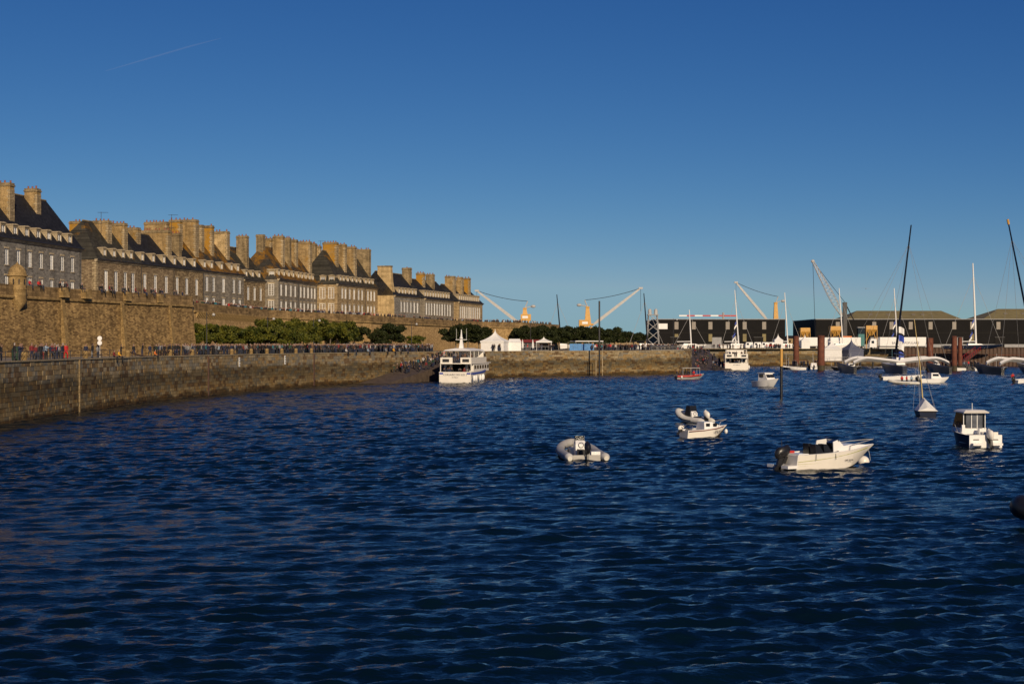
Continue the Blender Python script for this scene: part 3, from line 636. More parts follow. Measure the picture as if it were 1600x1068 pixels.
tree(594, 310, 4, .75, 'low dark bush by the bare stretch of rampart', 'dark rampart trees'); tree(612, 314, 5, 1.0, 'dark leaning tree against the bare stretch of rampart', 'dark rampart trees')
tree(650, 322, 0, .75, 'small thin tree between the rampart lamp and the ferry', 'dark rampart trees')
for i, px in enumerate((712, 731, 748)): tree(px, 340 + i * 4, 4 + i % 2, 1.05, 'dark round tree behind the ferry mast', 'trees behind the ferry')
for i in range(11): tree(815 + i * 14.5, 392 + i * 5, 4 + i % 2, uni(1.0, 1.15), 'dark tree in the long hedge of trees behind the gazebo', 'trees behind the pier')
tree(978, 520, 5, 1.0, 'lone dark tree left of the silver lift tower', 'far dark trees'); tree(1000, 540, 4, 1.0, 'lone dark tree left of the silver lift tower', 'far dark trees')

# ------------------------------------------------------------------ people
CLOTH = {n: plain('cloth_' + n.replace(' ', '_'), c, 0.85, 0.2, 6) for n, c in {
    'black': (0.010, 0.010, 0.012), 'dark blue': (0.014, 0.02, 0.05), 'charcoal': (0.035, 0.035, 0.04), 'red': (0.45, 0.02, 0.02), 'dark red': (0.16, 0.018, 0.02), 'white': (0.5, 0.48, 0.46),
    'grey': (0.22, 0.22, 0.22), 'light blue': (0.25, 0.33, 0.42), 'teal': (0.03, 0.14, 0.17), 'yellow': (0.70, 0.36, 0.02), 'brown': (0.09, 0.05, 0.03), 'dark green': (0.02, 0.045, 0.025), 'orange': (0.6, 0.16, 0.03), 'jeans': (0.02, 0.028, 0.05)}.items()}
SKIN = plain('skin', (0.26, 0.15, 0.105), 0.6, 0.1); HAIRS = [plain('hair_dark', (0.02, 0.014, 0.01), 0.7), plain('hair_brown', (0.08, 0.045, 0.02), 0.7), plain('hair_grey', (0.3, 0.28, 0.26), 0.7)]; SHOE = plain('shoe', (0.02, 0.018, 0.016), 0.6)
def figure(pose, lod):
    V, Rr, Ed, K = [], [], [], []
    def v(p, r): V.append(p); Rr.append(r); return len(V) - 1
    def chain(st, pts, kinds):
        a = st
        for (p, r), k in zip(pts, kinds): b = v(p, r); Ed.append((a, b)); K.append(k); a = b
        return a
    sit = pose == 'sit'; pz = .12 if sit else .93
    hipr = (.155, .12)
    root = v((0, 0, pz), hipr)
    lean = {'lean': -.10, 'sit': -.05}.get(pose, 0)
    ch = chain(root, [((0, lean * .4, pz + .25), (.15, .115)), ((0, lean, pz + .45), (.185, .12)), ((0, lean - .005, pz + .55), (.07, .07))], 'ttt')
    chain(ch, [((0, lean - .02, pz + .63), (.075, .085)), ((0, lean - .03, pz + .74), (.08, .095)), ((0, lean - .02, pz + .81), (.06, .07))], 'hhh')
    for sx in (-1, 1):
        if sit: chain(root, [((sx * .1, -.05, pz), (.09, .09)), ((sx * .12, -.45, pz + .02), (.068, .068)), ((sx * .12, -.5, pz - .4), (.045, .05)), ((sx * .12, -.52, pz - .48), (.04, .045)), ((sx * .12, -.66, pz - .5), (.035, .03))], 'lllss')
        else:
            st = {'walk': .2, 'stand': .03, 'lean': .05, 'arms': .03}[pose] * sx
            chain(root, [((sx * .095, 0, .85), (.095, .1)), ((sx * .11, -st - .02, .48), (.065, .07)), ((sx * .12, st * .5 - st * 1.2, .1), (.042, .048)), ((sx * .12, -st * .7, .045), (.04, .045)), ((sx * .13, -st * .7 - .17, .03), (.04, .03))], 'lllss')
        sh = chain(2, [((sx * .2, lean, pz + .47), (.065, .065))], 'a')
        if pose == 'arms': el, ha, fi = (sx * .27, -.12, pz + .24), (sx * .12, -.34, pz + .42), (sx * .08, -.4, pz + .5)
        elif pose == 'lean': el, ha, fi = (sx * .25, -.1, pz + .2), (sx * .16, -.34, pz + .16), (sx * .12, -.42, pz + .15)
        elif sit: el, ha, fi = (sx * .25, -.05, pz + .22), (sx * .18, -.28, pz + .1), (sx * .14, -.36, pz + .09)
        else: el, ha, fi = (sx * .27, .02, pz + .2), (sx * .25, -.06, pz - .03), (sx * .24, -.09, pz - .13)
        chain(sh, [(el, (.048, .048)), (ha, (.034, .036)), (fi, (.03, .04))], 'aak')
    me = bpy.data.meshes.new('person'); me.from_pydata(V, Ed, []); ob = bpy.data.objects.new('tmp', me); COL.objects.link(ob)
    sk = ob.modifiers.new('s', 'SKIN'); sk.use_smooth_shade = True
    for i, d in enumerate(me.skin_vertices[0].data): d.radius = Rr[i]; d.use_root = i == 0
    if lod: ob.modifiers.new('d', 'SUBSURF').levels = 1
    dg = bpy.context.evaluated_depsgraph_get(); out = bpy.data.meshes.new_from_object(ob.evaluated_get(dg)); bpy.data.objects.remove(ob)
    A = np.array([V[a] for a, b in Ed]); B = np.array([V[b] for a, b in Ed]); AB = B - A; LL = (AB ** 2).sum(1)
    mi = []
    for p in out.polygons:
        c = np.array(p.center); t = np.clip(((c - A) * AB).sum(1) / LL, 0, 1); d = ((A + AB * t[:, None] - c) ** 2).sum(1); k = K[int(d.argmin())]
        if k in 'ta': m = 0
        elif k == 'l': m = 1
        elif k == 'k': m = 2
        elif k == 's': m = 4
        else: m = 2 if (c[1] < lean - .02 and c[2] < pz + .77) or c[2] < pz + .6 else 3
        mi.append(m)
    out.materials.clear()
    for mm in (CLOTH['black'], CLOTH['jeans'], SKIN, HAIRS[0], SHOE): out.materials.append(mm)
    out.polygons.foreach_set('material_index', mi); out.name = 'person'
    return out
POSES = ('stand', 'arms', 'lean', 'walk', 'sit')
FIG = {(p, l): figure(p, l) for p in POSES for l in (0, 1)}
COATS = ['black'] * 13 + ['dark blue'] * 7 + ['charcoal'] * 5 + ['red', 'dark red', 'dark red', 'white', 'grey', 'grey', 'light blue', 'teal', 'brown', 'brown', 'dark green', 'brown']
PEOPLE = []
def person(x, y, z, rz, where, coat=None, pose=None, legs=None, s=None):
    PEOPLE.append((Vector((x, y, z)), rz, where, coat or random.choice(COATS), pose or random.choice(('stand', 'arms', 'lean', 'stand', 'walk')), legs or random.choice(('jeans', 'black', 'black', 'charcoal', 'dark blue')), s or uni(.93, 1.06)))
def edge_at(px, back, line=QUAY):
    for a, b in zip(line, line[1:]):
        pa, pb = CX + a[0] * F / a[1], CX + b[0] * F / b[1]
        if min(pa, pb) <= px <= max(pa, pb):
            u, p = on_line(a, b, px); t = (Vector(b) - Vector(a)).normalized(); n = Vector((t.y, -t.x)); return p - n * back, math.atan2(n.x, -n.y)
    return None
W1 = 'on the quay below the bastion'
for px, back, coat, pose, legs in ((2, 2, 'red', 'stand', 'black'), (8, 1.4, 'black', 'lean', 'black'), (17, 3, 'red', 'stand', 'jeans'), (26, 2.2, 'black', 'stand', 'charcoal'), (42, 1.6, 'black', 'stand', 'charcoal'), (46.5, 2, 'charcoal', 'stand', 'jeans'), (55, 2, 'dark blue', 'arms', 'jeans'), (60, 2.4, 'dark blue', 'arms', 'jeans'),
        (81, 1.5, 'black', 'stand', 'black'), (89, 2.5, 'charcoal', 'stand', 'jeans'), (94.5, 2, 'light blue', 'arms', 'black'), (101, 4, 'dark red', 'stand', 'jeans'), (105, 5, 'dark red', 'stand', 'dark blue'), (110.5, 4, 'light blue', 'stand', 'dark red'), (114, 3, 'dark red', 'walk', 'jeans'), (118, 2, 'dark blue', 'stand', 'jeans'), (122, 2.2, 'black', 'stand', 'black'), (128, 4, 'teal', 'stand', 'jeans'), (135.5, 4.5, 'red', 'stand', 'charcoal'), (143, 5, 'white', 'stand', 'black'), (154, 5, 'red', 'walk', 'red'), (158, 5.5, 'white', 'walk', 'jeans'),
        (174.5, 2.2, 'grey', 'stand', 'jeans'), (184, 4, 'black', 'stand', 'black'), (196.5, 5.5, 'black', 'stand', 'white'), (202.5, 5.2, 'black', 'stand', 'charcoal'), (217, 3, 'black', 'arms', 'black'), (285, 5, 'dark green', 'stand', 'black'), (296, 2.5, 'black', 'stand', 'dark blue'), (300, 3, 'dark red', 'stand', 'black')):
    r = edge_at(px, back * .75)
    person(r[0].x, r[0].y, QZ + .005 if back > .9 else QZ + .13, r[1] + uni(-.7, .7), W1, coat, pose, legs)
for i in range(22):
    px = random.choice((5, 24, 48, 88, 112, 124, 150, 200, 262, 290)) + random.gauss(0, 7); r = edge_at(max(1, px), uni(1.2, 4.5)); person(r[0].x, r[0].y, QZ + .005, r[1] + uni(-.9, .9), W1, random.choice(('black', 'charcoal', 'dark blue', 'black', 'brown')))
for px, coat in ((180, 'dark red'), (188, 'yellow'), (244, 'orange'), (576, 'light blue'), (555, 'dark blue'), (604, 'grey'), (616, 'yellow'), (625, 'grey'), (636, 'dark blue'), (542, 'white')):
    r = edge_at(px, .18); person(r[0].x, r[0].y, QZ + .13 - .02, r[1], 'sitting on the quay edge with legs hanging down', coat, 'sit', random.choice(('jeans', 'black')))
centres = [302 + (690 - 302) * rnd() ** .8 for _ in range(46)]
for i in range(540):
    px = random.choice(centres) + random.gauss(0, 3.2) if rnd() < .7 else 302 + 388 * rnd() ** .8; r = edge_at(min(689, max(302, px)), 1.0 + 6.5 * rnd() ** 1.4)
    if r: person(r[0].x, r[0].y, QZ + .005, r[1] + uni(-.8, .8), 'in the crowd on the quay ' + ('under the trees' if px < 560 else 'by the slipway'))
for i in range(40):
    px = uni(42, 298); A, B = (RAMP_P[1], RAMP_P[3]); u, p = on_line(A, B, px); t = (Vector(B) - Vector(A)).normalized(); n = Vector((t.y, -t.x))
    if 112 < px < 130 or rnd() < .12: continue
    q = p - n * uni(.25, .6); person(q.x, q.y, 14.93 - .02, math.atan2(n.x, -n.y) + uni(-.5, .5), 'sitting on the bastion parapet', random.choice(('black', 'dark blue', 'charcoal', 'black', 'dark red')) if not 50 < px < 66 else 'red', 'sit')
for i in range(270):
    px = uni(302, 870) if i < 235 else uni(300, 600); r = edge_at(px, uni(1.2, 2.6), CURT)
    if r:
        p = r[0]; zt = np.interp(p.y, [c[1] for c in CURT], C_T); person(p.x, p.y, zt - .98, r[1] + uni(-.6, .6), 'watching over the curtain wall parapet')

# slipways
def ramp(name, quad, z_lo, z_hi, thick=None):
    (a, b, c, d) = quad      # a,b low end, c,d high end
    m = MB(); m.loft([[(a[0], a[1], -1.5), (b[0], b[1], -1.5), (c[0], c[1], -1.5), (d[0], d[1], -1.5)], [(a[0], a[1], z_lo), (b[0], b[1], z_lo), (c[0], c[1], z_hi), (d[0], d[1], z_hi)]])
    o = m.build(name, M['slipstone']); tag(o, kind='structure'); return o
ramp('slipway', [(-29.3, 265), (-24, 262.5), (-9, 297), (-16.2, 299)], -.15, 4.6)
ramp('slipway', [(46.9, 393), (61.5, 393), (64, 470), (52.3, 470)], -.2, 5.6)
for i in range(60):
    t = uni(.25, 1) ** .7; k = uni(.1, .95); x = (-29.3 + (-16.2 + 29.3) * t) * (1 - k) + (-24 + 15 * t) * k; y = (265 + 34 * t) * (1 - k) + (262.5 + 34.5 * t) * k
    person(x, y, -.15 + 4.75 * t, uni(0, 6), 'queueing on the slipway beside the large ferry')
for i in range(100):
    t = uni(.03, 1); k = uni(.04, .96); x = (46.9 + 5.4 * t) * (1 - k) + (61.5 + 2.5 * t) * k; y = 393 + 77 * t
    person(x, y, -.2 + 5.8 * t, uni(0, 6), 'packed on the far slipway by the smaller ferry')
for i in range(110):
    t = rnd(); p = Vector((20, 342.5)).lerp(Vector((43.5, 359.5)), t); person(p.x - uni(0, 2), p.y + uni(1.2, 8), QZ + .005, uni(-.8, .8), 'behind the barriers on the sunlit pier')
for i in range(9): person(gx(uni(768, 789), 322), 323 + uni(0, 2), QZ + .005, uni(0, 6), 'queueing in front of the peaked white tent')
for i in range(14): person(gx(uni(806, 866), 340), 342 + uni(0, 3), QZ + .005, uni(0, 6), 'by the gazebo on the pier')
for i in range(40): person(gx(uni(1075, 1240), 494), 493 + uni(0, 4), QZ + .005, uni(0, 6), 'along the far quay among the vans')

# ------------------------------------------------------------------ quay furniture
def post_obj(name, label, cat, loc, mat, prof, group=None, n=10):
    o = MB().lathe(prof, n=n).build(name, mat, None, loc, smooth=True); return tag(o, label, cat, group)
bolp = []
for px in (52, 146, 211, 276, 310, 371, 401, 425, 448, 470, 494):
    r = edge_at(px, .9); post_obj('stone_bollard', 'squat tan stone bollard at the quay edge', 'bollard', (r[0].x, r[0].y, QZ), M['turret'], [(.3, 0), (.3, .75), (.26, .9), (.12, .98), (.02, 1)], 'stone bollards on the quay'); bolp.append(r[0])
for k, (i, j) in enumerate(((2, 3), (3, 4))):
    a, b = bolp[i], bolp[j]; pts = [(a.x + (b.x - a.x) * t, a.y + (b.y - a.y) * t, QZ + .85 - 3.0 * t * (1 - t)) for t in [q / 14 for q in range(15)]]
    tag(MB().tube(pts, .075, n=6).build('mooring_chain', M['iron']), 'rusty sagging chain between bollards ' + ('by the yellow clad sitter' if k == 0 else 'below the bastion corner'), 'chain')
rl = empty('quay_railing', (-47, 129, QZ), label='low black two bar railing along the quay edge below the turret', cat='railing')
pl = [edge_at(px, .75)[0] for px in range(1, 192, 4)]
cum = 0; last = pl[0]; posts = [pl[0]]
for p in pl:
    if (p - posts[-1]).length > 2.9: posts.append(p)
for p in posts: MB().tube([(p.x + 47, p.y - 129, 0), (p.x + 47, p.y - 129, 1.02)], .04, n=6).build('post', M['dark'], rl)
for z in (.5, 1.0): MB().tube([(p.x + 47, p.y - 129, z) for p in pl], .03, n=6).build('rail', M['dark'], rl)
r = edge_at(172, 1.2)[0]; sg = empty('round_signs', (r.x, r.y, QZ), label='pole with two round white signs one above the other', cat='sign')
MB().tube([(0, 0, 0), (0, 0, 2.6)], .04, n=6).build('pole', M['palegrey'], sg)
for z in (1.85, 2.38): MB().tube([(0, -.05, z), (0, -.1, z)], .27, n=18).build('disc', M['white'], sg)
r = edge_at(65.5, 2.6)[0]; tag(MB().lathe([(.35, 0), (.42, .3), (.42, 1.1), (.3, 1.4), (.05, 1.5)], n=12).build('litter_bin', CLOTH['dark green'], None, (r.x, r.y, QZ), smooth=True), 'dark green rounded litter bin behind the railing', 'litter bin')
for px, z0, kind in ((373, 3.9, 'tide_board'), (444.5, 4.0, 'tide_board')):
    r, a = edge_at(px, -.12); b = empty(kind, (r.x, r.y, z0), a, 'white tide board ' + ('fixed near the small trees on the quay wall' if px < 400 else 'with black stripes on the quay wall'), 'sign')
    MB().box((0, 0, .75), (.5, .06, 1.45)).build('board', M['white'], b)
    for z in (.35, .8, 1.2): MB().box((0.05, -.04, z), (.26, .02, .16)).build('mark', M['black'], b)
for px, w_, mm in ((123, .055, 'chim_grey'), (325, .12, 'iron'), (490, .12, 'iron')):
    r, a = edge_at(px, -.05); MB().bx(-w_, w_, -.12, .12, -.5, QZ).build('fender_strip', M[mm], qw, (r.x - QUAY[0][0], r.y - QUAY[0][1], 0), a)
def lamp(px, Y, ytop, label, arm=1.0):
    zt = gz(ytop, Y); l = empty('street_lamp', (gx(px, Y), Y, QZ), label=label, cat='street lamp', group='dark street lamps'); h = zt - QZ
    MB().tube([(0, 0, 0), (0, 0, h * .3), (0, 0, h)], [.12, .08, .05], n=8).build('pole', M['dark'], l)
    MB().tube([(0, 0, h - .6), (arm * .6, 0, h - .35), (arm * 1.0, 0, h - .4)], .035, n=6).build('arm', M['dark'], l)
    MB().lathe([(.05, .3), (.2, .22), (.26, 0), (.2, -.12), (.05, -.2)], (arm * 1.1, 0, h - .5), n=10).build('lantern', M['palegrey'], l)
for px, Y, yt, lb in ((323, 228, 487, 'tall dark lamp post against the corbelled rampart'), (418, 255, 494, 'tall dark lamp post at the start of the dense tree row'), (490, 268, 497, 'tall dark lamp post in the middle of the dense tree row'), (643, 312, 503, 'dark lamp post in front of the bare rampart'), (829, 372, 500, 'dark lamp post above the dark hedge of trees'), (1052, 430, 497, 'grey lamp post before the sign on the black shed')): lamp(px, Y, yt, lb)

# ------------------------------------------------------------------ tents, pier clutter
def pagoda(px0, px1, Y, z, ypk, yeave, label, side=.0, rz=0.0, mat='canvas', open_=False):
    w = (px1 - px0) * Y / F; t = empty('peaked_tent', (gx((px0 + px1) / 2, Y), Y + w / 2, z), rz, label, 'tent'); he = gz(yeave, Y) - z; hp = gz(ypk, Y) - z; h = w / 2
    m = MB()
    if not open_:
        for q in (((-h, -h), (h, -h)), ((h, -h), (h, h)), ((h, h), (-h, h)), ((-h, h), (-h, -h))): m.quad((*q[0], 0), (*q[1], 0), (*q[1], he), (*q[0], he))
        m.build('side_walls', M[mat], t)
    else:
        for sx in (-1, 1):
            for sy in (-1, 1): MB().tube([(sx * h * .97, sy * h * .97, 0), (sx * h * .97, sy * h * .97, he)], .05, n=6).build('leg', M['white'], t)
    rings = []
    for k in range(7):
        f = k / 6; r = h * 1.03 * (1 - f) ** 2.3 + .02; z_ = he + (hp - he) * f; rings.append([(-r, -r, z_), (0, -r, z_ - .12 * (1 - f)), (r, -r, z_), (r, 0, z_ - .12 * (1 - f)), (r, r, z_), (0, r, z_ - .12 * (1 - f)), (-r, r, z_), (-r, 0, z_ - .12 * (1 - f))])
    MB().loft(rings).build('roof', M[mat], t)
    m = MB()
    for q in (((-h, -h), (h, -h)), ((h, -h), (h, h)), ((-h, h), (-h, -h))):
        o = 1.04; m.quad((q[0][0] * o, q[0][1] * o, he - .3), (q[1][0] * o, q[1][1] * o, he - .3), (q[1][0] * o, q[1][1] * o, he + .02), (q[0][0] * o, q[0][1] * o, he + .02))
    m.build('valance', M[mat], t); return t
pagoda(755, 792, 324, QZ, 513.5, 532.5, 'large peaked white tent behind the ferry on the pier', rz=R(-14))
pagoda(838, 862, 345, QZ, 525.5, 533, 'open white gazebo on four legs on the pier', open_=True)
tag(MB().bx(-1.5, 1.5, -1.2, 1.2, 0, 2.1).loft([[(-1.6, -1.3, 2.1), (1.6, -1.3, 2.1), (1.6, 1.3, 2.1), (-1.6, 1.3, 2.1)], [(-1.2, -.2, 2.9), (1.2, -.2, 2.9), (1.2, .2, 2.9), (-1.2, .2, 2.9)]]).build('ticket_kiosk', M['white'], None, (gx(804, 328), 329, QZ)), 'small white ticket kiosk beside the large peaked tent', 'kiosk')
for px in (816.5, 832.5):
    u = empty('closed_parasol', (gx(px, 338), 338, QZ), label='closed white parasol between the kiosk and the gazebo', cat='parasol', group='closed parasols')
    MB().tube([(0, 0, 0), (0, 0, 2.7)], .03, n=6).build('pole', M['palegrey'], u); MB().lathe([(.22, .7), (.3, .9), (.22, 1.8), (.06, 2.65), (.02, 2.8)], n=8).build('canopy', M['canvas'], u)
kb = empty('snack_bar', (gx(826, 352), 352, QZ), label='low snack bar with dark red roof behind the closed parasols', cat='kiosk')
MB().bx(-2.7, 2.7, 0, 3, 0, 2.1).build('wall', M['dark'], kb); MB().loft([[(-3, -.4, 2.1), (3, -.4, 2.1), (3, 3.3, 2.1), (-3, 3.3, 2.1)], [(-2.8, .6, 2.8), (2.8, .6, 2.8), (2.8, 2.4, 2.8), (-2.8, 2.4, 2.8)]]).build('roof', CLOTH['dark red'], kb)
def barrier(p0, p1, label, h=1.1, mat='palegrey', step=.35):
    a, b = Vector(p0), Vector(p1); L = (b - a).length; t = (b - a) / L; r = empty('crowd_barrier', (a.x, a.y, QZ), math.atan2(t.y, t.x), label, 'barrier')
    MB().tube([(0, 0, h), (L, 0, h)], .03, n=5).build('top_rail', M[mat], r); MB().tube([(0, 0, .2), (L, 0, .2)], .03, n=5).build('bottom_rail', M[mat], r)
    nb = int(L / step); bm_ = MB().tube([(0, 0, .05), (0, 0, h)], .022, n=4).mesh('bar', M[mat])
    for i in range(nb + 1): link('bar', bm_, r, (i * L / nb, 0, 0))
barrier((gx(806, 331), 333.2), (gx(858, 334), 336.5), 'pale grey fence in front of the gazebo on the pier', step=.9)
barrier((gx(1018, 351), 352), (gx(1068, 358), 358.3), 'silver crowd barrier holding spectators on the sunlit pier', step=.4)
hb = empty('blue_hoarding', (gx(890, 342), 342, QZ), R(28), 'light blue panel hoarding on the pier', 'hoarding')
for i in range(6): MB().bx(i * 1.15, i * 1.15 + 1.1, 0, .06, .1, 1.75).build('panel', M['skyblue'], hb)
aw = empty('white_awning', (gx(898, 350), 350, QZ), R(25), 'long flat white awning behind the blue hoarding', 'awning'); MB().bx(0, 8, 0, 2.5, 2.3, 2.5).build('canopy', M['canvas'], aw)
for x in (.1, 4, 7.9): MB().tube([(x, .1, 0), (x, .1, 2.3)], .05, n=6).build('post', M['palegrey'], aw)

def hull(m, L, B, fs, fb, keel=-.35, sw=.86, cock=None, floor=.35, rake=.5, mi=0, md=1, ns=13, fine=1.9, bottom=None):
    rings = []
    for i in range(ns):
        t = i / (ns - 1); t2 = min(t, .985); b = B / 2 * (sw + (1 - sw) * min(1, t / .35)) * (1 - max(0, (t2 - .3) / .7) ** fine) + .012
        g = fs + (fb - fs) * t ** 1.8; k = keel + (fb * .75 - keel) * max(0, (t - .72) / .28) ** 2.2; chz = k * .35 + .12 + (g * .6) * max(0, (t - .5) / .5) ** 2
        fl = floor if cock and cock[0] <= t <= cock[1] else g - .03
        def X(z): return t * L - rake * (1 - min(1, max(0, z / fb))) * t ** 3
        inn = max(.006, b - .12)
        rings.append([(X(k), 0, k), (X(chz), b * .84, chz), (X(g), b, g), (X(g), inn, g + .02), (X(g), inn * .98, fl), (X(g), -inn * .98, fl), (X(g), -inn, g + .02), (X(g), -b, g), (X(chz), -b * .84, chz)])
    n = 9; vs = [p for r in rings for p in r]; b0 = len(m.v); m.v += [tuple(p) for p in vs]
    for i in range(ns - 1):
        for j in range(n):
            k2 = (j + 1) % n; m.f.append((b0 + i * n + j, b0 + i * n + k2, b0 + (i + 1) * n + k2, b0 + (i + 1) * n + j)); m.m.append(md if 2 <= j <= 6 else (bottom if bottom is not None and j in (0, 8) else mi))
    m.f.append(tuple(b0 + j for j in range(n))); m.m.append(mi); m.f.append(tuple(b0 + (ns - 1) * n + j for j in range(n))); m.m.append(mi)
    return m
def text_part(txt, size, mat, parent, loc, rot, name='lettering', sx=1.0):
    cu = bpy.data.curves.new(name, 'FONT'); cu.body = txt; cu.size = size; cu.align_x = 'CENTER'; cu.align_y = 'CENTER'; cu.extrude = .004; cu.resolution_u = 2
    ob = bpy.data.objects.new('tmp', cu); COL.objects.link(ob); dg = bpy.context.evaluated_depsgraph_get(); me = bpy.data.meshes.new_from_object(ob.evaluated_get(dg)); bpy.data.objects.remove(ob)
    me.materials.clear(); me.materials.append(mat); o = link(name, me, parent, loc); o.rotation_euler = rot; o.scale = (sx, 1, 1); return o
def outboard(parent, x, y, z, s=1.0, cowl='black', tilt=0.0, mid='black'):
    e = empty('outboard_motor', (x, y, z), parent=parent); e.scale = (s, s, s); e.rotation_euler = (0, tilt, 0)
    MB().loft([[(-.25 + .36 * a * math.cos(q), w_ * math.sin(q), z_ + .12 * math.cos(q)) for q in [k * math.pi / 6 for k in range(12)]] for a, w_, z_ in ((.5, .1, -.05), (.85, .18, .05), (1.0, .22, .25), (.97, .21, .42), (.75, .16, .54), (.3, .07, .6))]).build('cowl', M[cowl], e, smooth=True)
    MB().loft([[(-.34, -.07, .02), (-.34, .07, .02), (-.02, .07, .02), (-.02, -.07, .02)], [(-.3, -.06, -.5), (-.3, .06, -.5), (-.04, .06, -.5), (-.04, -.06, -.5)], [(-.42, -.03, -.8), (-.42, .03, -.8), (-.05, .03, -.8), (-.05, -.03, -.8)]]).build('leg', M[mid], e)
    MB().bx(-.1, .06, -.12, .12, -.25, .12).build('clamp', M[mid], e); return e
def boat_root(name, px, Y, hd, label, cat='boat', group=None, z=0.0): return empty(name, (gx(px, Y), Y, z), R(hd), label, cat, group)   # hd: 0 = bow to the right, 90 = bow away

# speedboat with green stripes
b = boat_root('speedboat', 1229, 84.3, 27, 'white speedboat with lime green hull stripes and black outboard'); b.scale = (1.12, 1.05, 0.98)
hb_ = hull(MB(), 5.9, 2.35, .92, 1.32, cock=(.1, .52), floor=.3, rake=1.0, fine=2.2, ns=19, bottom=2).build('hull', [M['cream'], M['gel'], M['antifoul']], b, smooth=True)
def strake(dz, t0, t1, r, mat, rise=0.0):
    pts = []
    for i in range(12):
        t = t0 + (t1 - t0) * i / 11; bb = 2.35 / 2 * (.86 + .14 * min(1, t / .35)) * (1 - max(0, (t - .3) / .7) ** 2.2); g = .92 + .4 * t ** 1.8; z = g + dz + rise * (i / 11)
        pts.append((t * 5.9 - 1.0 * (1 - min(1, z / 1.32)) * t ** 3, -bb * (1 - .16 * max(0, -dz - rise * i / 11) / .8) - .012, z))
    MB().tube(pts, r, n=5).build('stripe', M[mat], b)
strake(-.42, .01, .9, .022, 'olive', .32); strake(-.55, .01, .52, .02, 'olive', -.02); strake(-.68, .03, .34, .02, 'olive', .02); strake(-.57, .36, .55, .015, 'black', -.02)
m = MB(); m.loft([[(2.9, -.8, 1.0), (2.9, .8, 1.0), (2.9, .7, 1.28), (2.9, -.7, 1.28)], [(4.0, -.72, 1.05), (4.0, .72, 1.05), (4.0, .55, 1.42), (4.0, -.55, 1.42)], [(5.2, -.3, 1.2), (5.2, .3, 1.2), (5.2, .2, 1.33), (5.2, -.2, 1.33)]]); m.build('foredeck_cabin', M['gel'], b, smooth=True)
m = MB(); m.loft([[(2.5, -.85, 1.0), (2.5, -.8, 1.0), (2.55, -.7, 1.62), (2.55, -.75, 1.62)], [(3.5, -.62, 1.2), (3.5, -.57, 1.2), (3.05, -.5, 1.72), (3.05, -.55, 1.72)], [(3.6, .57, 1.2), (3.6, .62, 1.2), (3.05, .55, 1.72), (3.05, .5, 1.72)], [(2.5, .8, 1.0), (2.5, .85, 1.0), (2.55, .75, 1.62), (2.55, .7, 1.62)]]); m.build('windscreen', M['gel'], b, smooth=True)
MB().box((2.9, -.35, 1.35), (.5, .5, .6), 0, Matrix.Rotation(R(-20), 3, 'Y')).build('console', M['dglass'], b)
for x, y in ((1.7, -.5), (2.25, -.5), (1.9, .4)): MB().loft([[(x - .3, y - .27, .4), (x + .3, y - .27, .4), (x + .3, y + .27, .4), (x - .3, y + .27, .4)], [(x - .3, y - .27, .85), (x + .3, y - .27, .85), (x + .3, y + .27, .85), (x - .3, y + .27, .85)], [(x - .35, y - .24, 1.5), (x - .12, y - .24, 1.5), (x - .12, y + .24, 1.5), (x - .35, y + .24, 1.5)]]).build('seat', M['black'], b)
MB().bx(.15, .8, -.9, .9, .5, .98).build('stern_bench', M['gel'], b); MB().bx(.3, .6, .1, .7, .98, 1.1).build('cushion', M['red'], b)
MB().bx(-.6, .02, -.95, -.35, .12, .3).build('swim_step', M['gel'], b); MB().bx(-.6, .02, .35, .95, .12, .3).build('swim_step', M['gel'], b)
outboard(b, -.12, 0, .66, 1.2, tilt=R(22))
for sy in (-1, 1): MB().tube([(3.6, sy * .85, 1.1), (3.75, sy * .8, 1.4), (4.6, sy * .58, 1.5), (5.5, sy * .22, 1.6), (5.9, 0, 1.62)], .02, n=5).build('bow_rail', M['palegrey'], b)
MB().tube([(.3, .8, .95), (.25, .8, 1.7)], .02, n=4).build('antenna', M['dark'], b)
text_part('MP 2500', .16, M['dark'], b, (3.4, -1.06, .5), (R(80), 0, R(5)))
MB().tube([(5.55, 0, 1.1), (5.45, -.25, .7), (5.3, -.5, .35)], .012, n=4).build('mooring_rope', M['palegrey'], b)
for x in (1.1, 2.4): MB().tube([(x, -1.16, .95), (x, -1.2, .6)], .015, n=4).build('fender_line', M['dark'], b)
by = boat_root('mooring_buoy', 1349, 88.5, 0, 'round cream mooring buoy under the speedboat bow', 'buoy', z=.12); MB().ell((0, 0, 0), (.38, .38, .36), n=14, k=9).build('float', M['cream'], by, smooth=True); MB().tube([(0, 0, .3), (0, 0, .5)], .05, n=6).build('eye', M['dark'], by)

